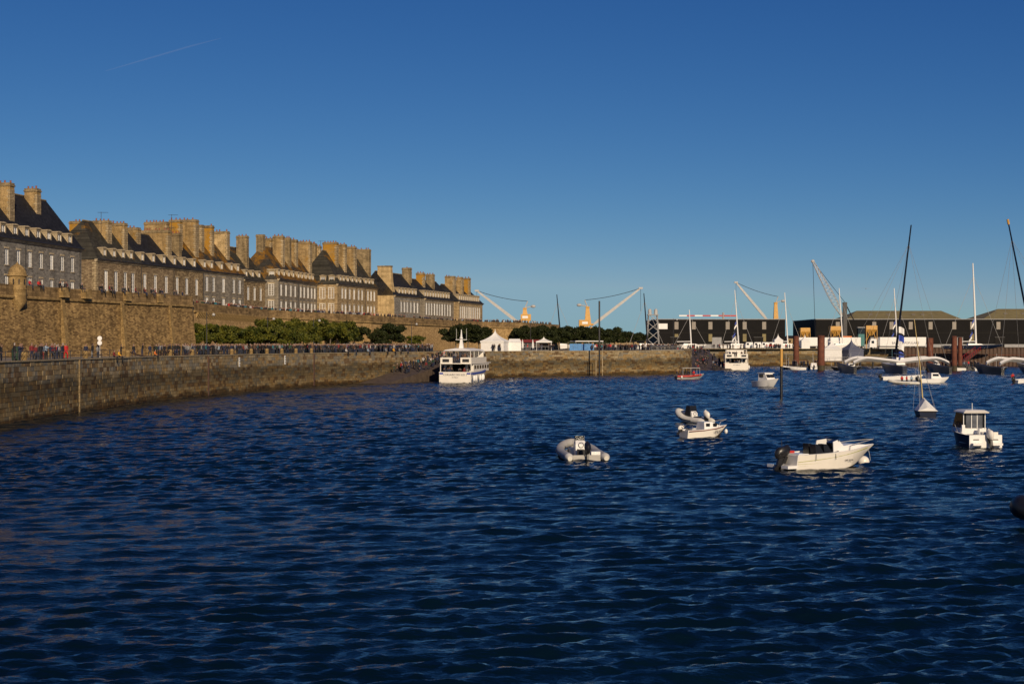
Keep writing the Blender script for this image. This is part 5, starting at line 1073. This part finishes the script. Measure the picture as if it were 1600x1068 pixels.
for i in range(13): MB().tube([(i * 1.95, .1, 2.3), (i * 1.95, .1, 3.4)], .04, n=4).build('rail_post', M['palegrey'], lp)
MB().tube([(-.4, .1, 3.4), (23.6, .1, 3.4)], .04, n=4).build('rail', M['palegrey'], lp)
pagoda(1289, 1317, 433, 2.3, 530, 545, 'white peaked tent on the landing stage, nearer the thick pile', rz=R(-8)); pagoda(1320, 1347, 436, 2.3, 528, 546, 'peaked tent with blue grey cloth on the landing stage', rz=R(20), mat='blue_grey_cloth')
for px, Y, pk, ev in ((1217, 497, 521, 531), (1259, 497, 522, 532)): pagoda(px - 6.5, px + 6.5, Y, QZ, pk, ev, 'small peaked white tent on the far quay ' + ('before the black shed' if px < 1240 else 'in the gap between the sheds'))
sp = empty('sheet_pile_wall', (131, 476, 0), label='long dark brown sheet pile wall under the navy yacht', cat='wall')
pm_ = MB().loft([[(0, 0, -1.5), (.35, -.3, -1.5), (.95, -.3, -1.5), (1.3, 0, -1.5), (1.3, .3, -1.5), (0, .3, -1.5)], [(0, 0, 6.1), (.35, -.3, 6.1), (.95, -.3, 6.1), (1.3, 0, 6.1), (1.3, .3, 6.1), (0, .3, 6.1)]]).mesh('sheet_pile', M['brownsteel'])
for i in range(100): link('sheet_pile', pm_, sp, (i * 1.3, 0, 0))
MB().bx(0, 130, -.4, -.32, 3.6, 3.8).build('waling', M['rust'], sp); MB().bx(0, 130, -.45, .45, 6.1, 6.3).build('cap_beam', M['brownsteel'], sp)
MB().quad((0, .3, -1), (0, 14, -1), (0, 14, QZ), (0, .3, QZ)).build('end_wall', M['brownsteel'], sp)

def shed(px0, px1, ytop, Y, depth, label, panels, lower, sign=None, roof=None):
    x0, x1 = gx(px0, Y), gx(px1, Y); b = empty('dock_shed', (x0, Y, QZ), label=label, cat='warehouse'); W, h = x1 - x0, gz(ytop, Y) - QZ
    MB().bx(0, W, 0, depth, 0, h).build('wall', M['shed'], b); MB().bx(-.2, W + .2, -.2, depth, h, h + .25).build('roof_edge', M['grey'], b)
    MB().bx(0, W, -.08, -.01, h * .52, h * .56).build('wall_rail', M['shedband'], b); MB().bx(.3, W - .3, -.1, -.01, 0, 1.6).build('plinth_band', M['grey'], b)
    for px in panels: x = gx(px, Y) - x0; MB().bx(x - .75, x + .75, -.07, -.01, h * .66, h * .92).build('translucent_panel', M['skylight'], b)
    for px in lower: x = gx(px, Y) - x0; MB().bx(x - .7, x + .7, -.07, -.01, h * .24, h * .5).build('brown_panel', M['khaki'], b)
    jm = MB().bx(-.06, .06, -.06, 0, 0, h).mesh('cladding_joint', M['shedband'])
    for k in range(1, int(W / 3.2)): link('cladding_joint', jm, b, (k * 3.2, -.004, 0))
    for k in range(int(W / 16)):
        d = MB().bx(0, 3.6, -.14, -.02, 0, 4.2).build('loading_door', M['grey' if k % 2 else 'shedband'], b, (5 + k * 16, 0, 0)); MB().bx(-.15, 3.75, -.18, -.1, 4.2, 4.4).build('door_track', M['dark'], d)
    if sign: MB().bx(*sign[:2], -.15, -.02, *sign[2:]).build('sign_board', M['white'], b)
    return b
s1 = shed(1027, 1227, 499, 545, 45, 'long black dock shed with beige panels and white sign', (1057, 1084, 1110, 1137, 1163.5, 1194), (1057, 1110, 1163.5, 1194), (.1, 3.9, 7.4, 9.5))
shed(1275, 1640, 499, 548, 45, 'second black dock shed behind the lorries and hoppers', (1309, 1366, 1393, 1423, 1454, 1491, 1519, 1560), (1519,))
def hall(px0, px1, Y, yr, ye, label, hipx):
    x0, x1 = gx(px0, Y), gx(px1, Y); b = empty('hipped_hall', (x0, Y, QZ), label=label, cat='warehouse'); W = x1 - x0; he, hr = gz(ye, Y) - QZ, gz(yr, Y) - QZ
    MB().bx(0, W, .5, 29.5, 0, he).build('wall', M['shedband'], b); hx = gx(hipx, Y) - x0
    MB().add([(0, 0, he), (W, 0, he), (W, 30, he), (0, 30, he), (hx, 15, hr), (W - hx * .6, 15, hr)], [(0, 1, 5, 4), (2, 3, 4, 5), (3, 0, 4), (1, 2, 5), (0, 3, 2, 1)]).build('roof', M['khaki'], b)
    for t in (.25, .4, .62, .7): MB().box((W * t, 8, he + (hr - he) * 8 / 15 + .12), (1.6, 1.2, .08), 0, Matrix.Rotation(math.atan2(hr - he, 15), 3, 'X')).build('roof_light', M['skylight'], b)
hall(1322, 1505, 605, 484, 499, 'wide hall with khaki hipped roof behind the black shed', 1352); hall(1535, 1720, 612, 481, 499, 'second khaki roofed hall behind the navy yacht', 1578)

# lorries, vans, hoppers
def wheels(par, xs, r, w):
    me = MB().tube([(0, -w / 2, 0), (0, w / 2, 0)], r, n=12).mesh('wheel', M['black']); hm = MB().tube([(0, -w / 2 - .02, 0), (0, w / 2 + .02, 0)], r * .5, n=10).mesh('hub', M['palegrey'])
    for x in xs:
        for y in (.25, 2.2): o = link('wheel', me, par, (x, y, r)); link('hub', hm, o)
def lorry(px0, px1, Y, label, text=None, cab=True):
    x0, x1 = gx(px0, Y), gx(px1, Y); b = empty('articulated_lorry', (x0, Y, QZ), label=label, cat='lorry'); W = x1 - x0; c0 = 3.3 if cab else 0
    bd = MB().bx(c0 + .2, W, 0, 2.5, 1.0, 4.0).build('trailer', M['gel'], b)
    wheels(b, ([1.2] if cab else []) + [W * .62, W * .72, W * .82], .5, .35); MB().bx(c0, W - .2, .4, 2.1, .6, .99).build('chassis', M['dark'], b)
    if cab:
        c = MB().loft([[(0, 0, .6), (0, 2.45, .6), (2.4, 2.45, .6), (2.4, 0, .6)], [(0, 0, 1.9), (0, 2.45, 1.9), (2.4, 2.45, 1.9), (2.4, 0, 1.9)], [(.35, .1, 3.4), (.35, 2.35, 3.4), (2.4, 2.35, 3.4), (2.4, .1, 3.4)]]).build('cab', M['gel'], b)
        MB().bx(.6, 1.5, -.04, .02, 1.9, 2.8).build('side_window', M['dglass'], c)
    if text: text_part(text, 1.15, M['ink'], b, (c0 + (W - c0) * .56, -.03, 2.0), (R(90), 0, 0), sx=.86)
    return b
lorry(1359, 1447, 484, 'white articulated lorry lettered Banque Populaire on the dock wall'.replace('Banque Populaire ', 'in dark capitals '), 'BANQUE POPULAIRE')
lorry(1297, 1345, 500, 'plain white trailer below the orange machine', cab=False); lorry(1243, 1296, 502, 'plain white trailer partly behind the thick rusty pile', cab=False)
for i, px in enumerate((1165, 1178, 1190, 1201)):
    Y = 497; b = empty('white_van', (gx(px, Y), Y, QZ), 0, 'white van parked on the far quay beneath the black shed', 'van', 'vans on the far quay'); MB().loft([[(0, 0, .35), (2.6, 0, .35), (2.6, 1.9, .35), (0, 1.9, .35)], [(0, 0, 1.2), (2.6, 0, 1.2), (2.6, 1.9, 1.2), (0, 1.9, 1.2)], [(.25, .1, 2.3), (2.5, .1, 2.3), (2.5, 1.8, 2.3), (.25, 1.8, 2.3)]]).build('body', M['gel'], b); wheels(b, (.5, 2.1), .33, .2); MB().bx(.4, 1.2, -.03, .03, 1.35, 2.0).build('side_window', M['dglass'], b)
def hopper(px, Y, ytop, w, label, mat='yellow'):
    b = empty('loading_hopper', (gx(px, Y), Y, QZ), label=label, cat='hopper'); h = gz(ytop, Y) - QZ; q = w / 2
    MB().loft([[(-q, -q, h), (q, -q, h), (q, q, h), (-q, q, h)], [(-q, -q, h - 1.4), (q, -q, h - 1.4), (q, q, h - 1.4), (-q, q, h - 1.4)], [(-.5, -.5, h - 3.6), (.5, -.5, h - 3.6), (.5, .5, h - 3.6), (-.5, .5, h - 3.6)]]).build('bin', M[mat], b)
    for sx in (-1, 1):
        for sy in (-1, 1): MB().tube([(sx * q * .95, sy * q * .95, 0), (sx * q * .95, sy * q * .95, h - 1.4)], .14, n=5).build('leg', M[mat], b)
        MB().tube([(sx * q * .95, -q * .95, h * .35), (0, -q * .95, h - 1.5)], .1, n=5).build('brace', M[mat], b)
hopper(1257, 530, 512, 3.6, 'small yellow hopper in the gap between the sheds'); hopper(1305, 512, 509.5, 4.2, 'pale yellow hopper beside the lattice crane'); hopper(1360, 512, 508.5, 4.0, 'orange yellow hopper right of the teal loader')
tl = empty('teal_loader', (gx(1346, 503), 503, QZ), label='tall teal loader between the trailer and the lorry', cat='loader'); MB().bx(-1.1, 1.1, 0, 2, 1.0, 5.2).build('body', M['teal'], tl); MB().bx(-1.2, 1.2, .1, 1.9, 5.2, 7.4).build('cab', M['dglass'], tl); MB().bx(-1.3, 1.3, 0, 2, 7.4, 7.7).build('roof', M['grey'], tl); wheels(tl, (-.7, .7), .5, .3)

# ------------------------------------------------------------------ cranes
def luffing(px, Y, ybase, yapex, tip, foot, label, tower=True):
    """harbour crane: tip and foot of the jib in picture columns and rows at the crane's own distance"""
    s_ = F / Y; b = empty('harbour_crane', (gx(px, Y), Y, QZ), label=label, cat='crane'); L_ = lambda x, y: Vector((gx(x, Y) - gx(px, Y), 0, gz(y, Y) - QZ)); hb_ = L_(px, ybase).z; ha = L_(px, yapex).z; sd = 1 if tip[0] > px else -1
    for sx in (-1, 1):
        for sy in (-1, 1): MB().tube([(sx * 2.2, sy * 2.2, 0), (sx * 1.4, sy * 1.4, hb_)], .3, n=6).build('portal_leg', M['yellow'], b)
    MB().bx(-2.5 - .9 * sd, 1.5 - .9 * sd, -1.6, 1.6, hb_, hb_ + 2.6).build('machine_house', M['yellow'], b); MB().bx(-1.6 - .6 * sd, .6 - .6 * sd, -1.66, -1.6, hb_ + 1.0, hb_ + 1.9).build('name_panel', M['white'], b)
    MB().loft([[(-1.2, -1.0, hb_ + .5), (1.5, -1.0, hb_ + .5), (1.5, 1.0, hb_ + .5), (-1.2, 1.0, hb_ + .5)], [(-.7, -.6, ha - 2), (.7, -.6, ha - 2), (.7, .6, ha - 2), (-.7, .6, ha - 2)], [(-.8, -.7, ha - 1.2), (.8, -.7, ha - 1.2), (.8, .7, ha - 1.2), (-.8, .7, ha - 1.2)]]).build('tower', M['yellow'], b)
    MB().tube([(0, 0, ha - 1.3), (-.7 * sd, 0, ha + .3), (-1.1 * sd, 0, ha + 1.4)], .22, n=6).build('apex_bracket', M['palegrey'], b); MB().ell((-3.3 * sd, 0, ha - .6), (1.0, .7, .6), n=8).build('counterweight', M['palegrey'], b); MB().tube([(-2.8 * sd, 0, ha - .6), (0, 0, ha - 1.2)], .18, n=5).build('counterweight_arm', M['palegrey'], b)
    T, Fo = L_(*tip), L_(*foot); d = (T - Fo).normalized(); n_ = Vector((-d.z, 0, d.x)); rings = []
    for t, w_ in ((0, .35), (.12, .6), (.6, .5), (1, .3)): p = Fo + (T - Fo) * t; rings.append([p + n_ * w_ + Vector((0, -w_ * .8, 0)), p + n_ * w_ + Vector((0, w_ * .8, 0)), p - n_ * w_ + Vector((0, w_ * .8, 0)), p - n_ * w_ + Vector((0, -w_ * .8, 0))])
    MB().loft(rings).build('jib', M['palegrey'], b); MB().box(T, (1.6, 1.0, .7)).build('jib_head', M['palegrey'], b); MB().tube([Fo, (sd * .3, 0, hb_ + .8)], .5, n=6).build('jib_foot', M['yellow'], b)
    ap = Vector((-1.1 * sd, 0, ha + 1.4)); pts = [ap + (T - ap) * (k / 10) - Vector((0, 0, 1.5 * 4 * (k / 10) * (1 - k / 10) * .5)) for k in range(11)]; MB().tube(pts, .1, n=4).build('luffing_rope', M['dark'], b)
    MB().tube([T, T - Vector((0, 0, 9))], .06, n=4).build('hoist_rope', M['dark'], b); return b
luffing(820, 560, 501, 476, (745, 454), (809, 503), 'yellow harbour crane with pale jib raised over the last house')
luffing(918, 560, 510, 474, (1001, 450), (927, 507), 'yellow harbour crane with pale jib raised towards the silver lift tower')
luffing(1212, 640, 520, 468, (1150, 441), (1199, 500), 'cream jib crane standing behind the black shed')
def lattice(px, Y, tip, foot, label):
    b = empty('lattice_crane', (gx(px, Y), Y, QZ), label=label, cat='crane'); L_ = lambda x, y: Vector((gx(x, Y) - gx(px, Y), 0, gz(y, Y) - QZ)); T, Fo = L_(*tip), L_(*foot); d = T - Fo; n_ = Vector((-d.z, 0, d.x)).normalized()
    def W(t): return .3 + .72 * min(1, t / .25) * min(1, (1 - t) / .55) if t < 1 else .3
    m = MB(); k = 16; pr = {}
    for i in range(k + 1):
        t = i / k; p = Fo + d * t; pr[i] = [p + n_ * (sx * W(t)) + Vector((0, sy * W(t) * .8, 0)) for sx in (-1, 1) for sy in (-1, 1)]
    for i in range(k):
        for j in range(4): m.tube([pr[i][j], pr[i + 1][j]], .11, n=4)
        m.tube([pr[i][0], pr[i + 1][2]], .06, n=3); m.tube([pr[i][2], pr[i + 1][0]], .06, n=3); m.tube([pr[i][0], pr[i][2]], .06, n=3)
    tag(m.build('lattice_jib', M['palegrey'], b), kind='stuff'); MB().ell(T, (.7, .5, .6), n=8).build('jib_head', M['palegrey'], b)
    tw = L_(1320, 472); MB().bx(tw.x - .7, tw.x + .7, -.7, .7, 2, tw.z).build('tower', M['dark'], b); MB().tube([tw, T], .08, n=4).build('luffing_rope', M['dark'], b); MB().tube([tw, L_(1334, 500)], .2, n=4).build('back_stay', M['dark'], b); MB().tube([T, Vector((T.x + 1.0, 0, 3))], .08, n=4).build('hoist_rope', M['dark'], b)
    MB().bx(-3, 3, -1.5, 1.5, 1.0, 2.6).bx(-1.5, 2, -1.4, 1.4, 2.6, 4.6).build('carriage', M['orange'], b); wheels(b, (-2, 2), .6, .3)
lattice(1321, 525, (1270, 408), (1316, 494), 'mobile crane with white lattice jib and orange carriage')
tc = empty('tower_crane', (gx(1130, 900), 900, QZ), label='distant red and white tower crane with horizontal jib', cat='crane'); zt = gz(493, 900) - QZ
MB().tube([(0, 0, 0), (0, 0, zt + 2)], .7, n=4).build('mast', M['palegrey'], tc); 
for i in range(7): MB().bx(-28 + i * 5, -23.05 + i * 5, -.4, .4, zt - .4, zt + .4).build('jib_section', M['red' if i % 2 else 'white'], tc)
MB().bx(1, 8, -.5, .5, zt - .5, zt + .4).build('counter_jib', M['red'], tc)
lt = empty('lift_tower', (gx(1020, 470), 470, QZ), label='silver lattice lift tower with two round caps beside the black shed', cat='tower'); ht = gz(491, 470) - QZ
for sx in (-1, 1):
    for sy in (-1, 1): MB().tube([(sx * 2.1, sy * 1.2, 0), (sx * 1.4, sy * 1.2, ht)], .16, n=5).build('leg', M['grey'], lt)
    MB().lathe([(.6, 0), (.6, 1.4), (.3, 1.8), (.05, 1.9)], (sx * 1.0, 0, ht), n=10).build('cap', M['palegrey'], lt)
    for k in range(4): MB().tube([(sx * 2.0, -1.2, k * ht / 4), (-sx * 1.5, -1.2, (k + 1) * ht / 4)], .1, n=4).build('brace', M['palegrey'], lt)
MB().bx(-1.8, 1.8, -1.4, 1.4, ht - .3, ht).build('platform', M['grey'], lt)
# far blocks of town on the skyline
for i, (px, Y, yt, w_) in enumerate(((965, 900, 525, 9), (983, 950, 521, 8), (1003, 930, 523, 10), (1262, 980, 528, 26), (1240, 900, 524, 8))):
    b = empty('far_house', (gx(px, Y), Y, QZ), label=('pale distant house beside the hedge end', 'tall distant house left of the lone trees', 'distant tan house behind the lift tower', 'wide distant building in the gap between sheds', 'distant grey house by the white mast in the gap')[i], cat='house'); h = gz(yt, Y) - QZ
    MB().bx(-w_ / 2, w_ / 2, 0, 8, 0, h * .75).build('wall', M['ashlar_gold'], b); MB().loft([[(-w_ / 2 - .2, -.3, h * .75), (w_ / 2 + .2, -.3, h * .75), (w_ / 2 + .2, 8.3, h * .75), (-w_ / 2 - .2, 8.3, h * .75)], [(-w_ / 2, 3.8, h), (w_ / 2, 3.8, h), (w_ / 2, 4.2, h), (-w_ / 2, 4.2, h)]]).build('roof', M['slate'], b)
    for k in range(3): MB().bx(-w_ * .35 + k * w_ * .3, -w_ * .35 + k * w_ * .3 + 1, -.06, -.01, h * .35, h * .6).build('window', M['dglass'], b)
hl_ = MB(); N_ = 60
pts = [(-2500 + 5000 * i / N_, 2600, 8 + 9 * abs(math.sin(i * .35)) + 6 * rnd()) for i in range(N_ + 1)]
for a, b_ in zip(pts, pts[1:]): hl_.quad((a[0], 2600, QZ), (b_[0], 2600, QZ), b_, a); hl_.quad(a, b_, (b_[0], 3200, QZ), (a[0], 3200, QZ))
tag(hl_.build('distant_hills', M['leafdark']), kind='structure')
gu = P(1353, 451, 220); g_ = empty('gull', tuple(gu), R(80), 'small dark gull gliding above the lattice crane', 'bird'); MB().tube([(-.22, 0, 0), (0, 0, .02), (.24, 0, 0)], [.02, .07, .015], n=6).build('body', M['palegrey'], g_)
for sy in (-1, 1): MB().loft([[(.08, 0, .03), (-.08, 0, .03), (-.08, 0, .01)], [(.1, sy * .35, .1), (-.04, sy * .35, .1), (-.04, sy * .35, .085)], [(-.02, sy * .7, .05), (-.06, sy * .7, .05), (-.06, sy * .7, .045)]]).build('wing', M['grey'], g_)

# ------------------------------------------------------------------ place the people: the 300 that show largest are individuals
PEOPLE.sort(key=lambda p: p[0].y)
slotcache = {}
def mats_for(coat, legs): return [CLOTH[coat], CLOTH[legs], SKIN, random.choice(HAIRS), SHOE]
def desc(coat, legs, pose, where):
    v = {'stand': 'standing', 'arms': 'with raised hands', 'lean': 'leaning forward', 'walk': 'in stride', 'sit': ''}[pose]
    a = f'person in {coat} jacket and {legs if legs == "jeans" else legs + " trousers"} {v} {where}'.split(); b = f'person in {coat} jacket {v} {where}'.split(); c = f'person in {coat} jacket {where}'.split()
    return ' '.join(a if len(a) <= 16 else b if len(b) <= 16 else c)
for i, (p, rz, where, coat, pose, legs, s_) in enumerate(PEOPLE[:300]):
    o = link('person', FIG[(pose, 1)], None, p, rz); o.scale = (s_, s_, s_); mm = mats_for(coat, legs)
    for k, sl in enumerate(o.material_slots): sl.link = 'OBJECT'; sl.material = mm[k]
    tag(o, desc(coat, legs, pose, where), 'person', 'spectators')
cm = list(CLOTH.values()) + [SKIN] + HAIRS + [SHOE]; ci = {m_.name: k for k, m_ in enumerate(cm)}
LOW = {p: (np.array([v.co for v in FIG[(p, 0)].vertices]), [tuple(f.vertices) for f in FIG[(p, 0)].polygons], [f.material_index for f in FIG[(p, 0)].polygons]) for p in POSES}
V_, F_, MI_ = [], [], []; base_ = 0
for (p, rz, where, coat, pose, legs, s_) in PEOPLE[300:]:
    v, f, mi = LOW[pose]; c, s2 = math.cos(rz), math.sin(rz); w_ = np.stack([v[:, 0] * c - v[:, 1] * s2, v[:, 0] * s2 + v[:, 1] * c, v[:, 2]], 1) * s_ + np.array(p); V_.append(w_)
    mm = [ci[m_.name] for m_ in mats_for(coat, legs)]; F_ += [tuple(i + base_ for i in q) for q in f]; MI_ += [mm[k] for k in mi]; base_ += len(v)
me = bpy.data.meshes.new('crowd'); me.from_pydata(np.vstack(V_).tolist(), [], F_)
for m_ in cm: me.materials.append(m_)
me.polygons.foreach_set('material_index', MI_); tag(link('crowd', me), 'distant crowd of spectators on the far quays and ramparts', 'crowd', kind='stuff')

# vapour trail high in the sky, far beyond everything
vm = N('vapour_trail'); tr_ = vm.n('BsdfTransparent'); mx_ = vm.n('MixShader'); mx_.inputs[0].default_value = 0.018; vm.done((0.8, 0.8, 0.8), 1.0)
vm.l(tr_.outputs[0], mx_.inputs[1]); vm.l(vm.b.outputs[0], mx_.inputs[2]); vm.l(mx_.outputs[0], vm.t.nodes['Material Output'].inputs[0])
tag(MB().tube([P(165, 111, 9000), P(230, 92, 9000), P(295, 73, 9000), P(345, 60, 9000)], [2, 6, 6, 1.5], n=8).build('vapour_trail', vm.mat), 'faint thin white vapour trail in the sky above the houses', 'vapour trail')
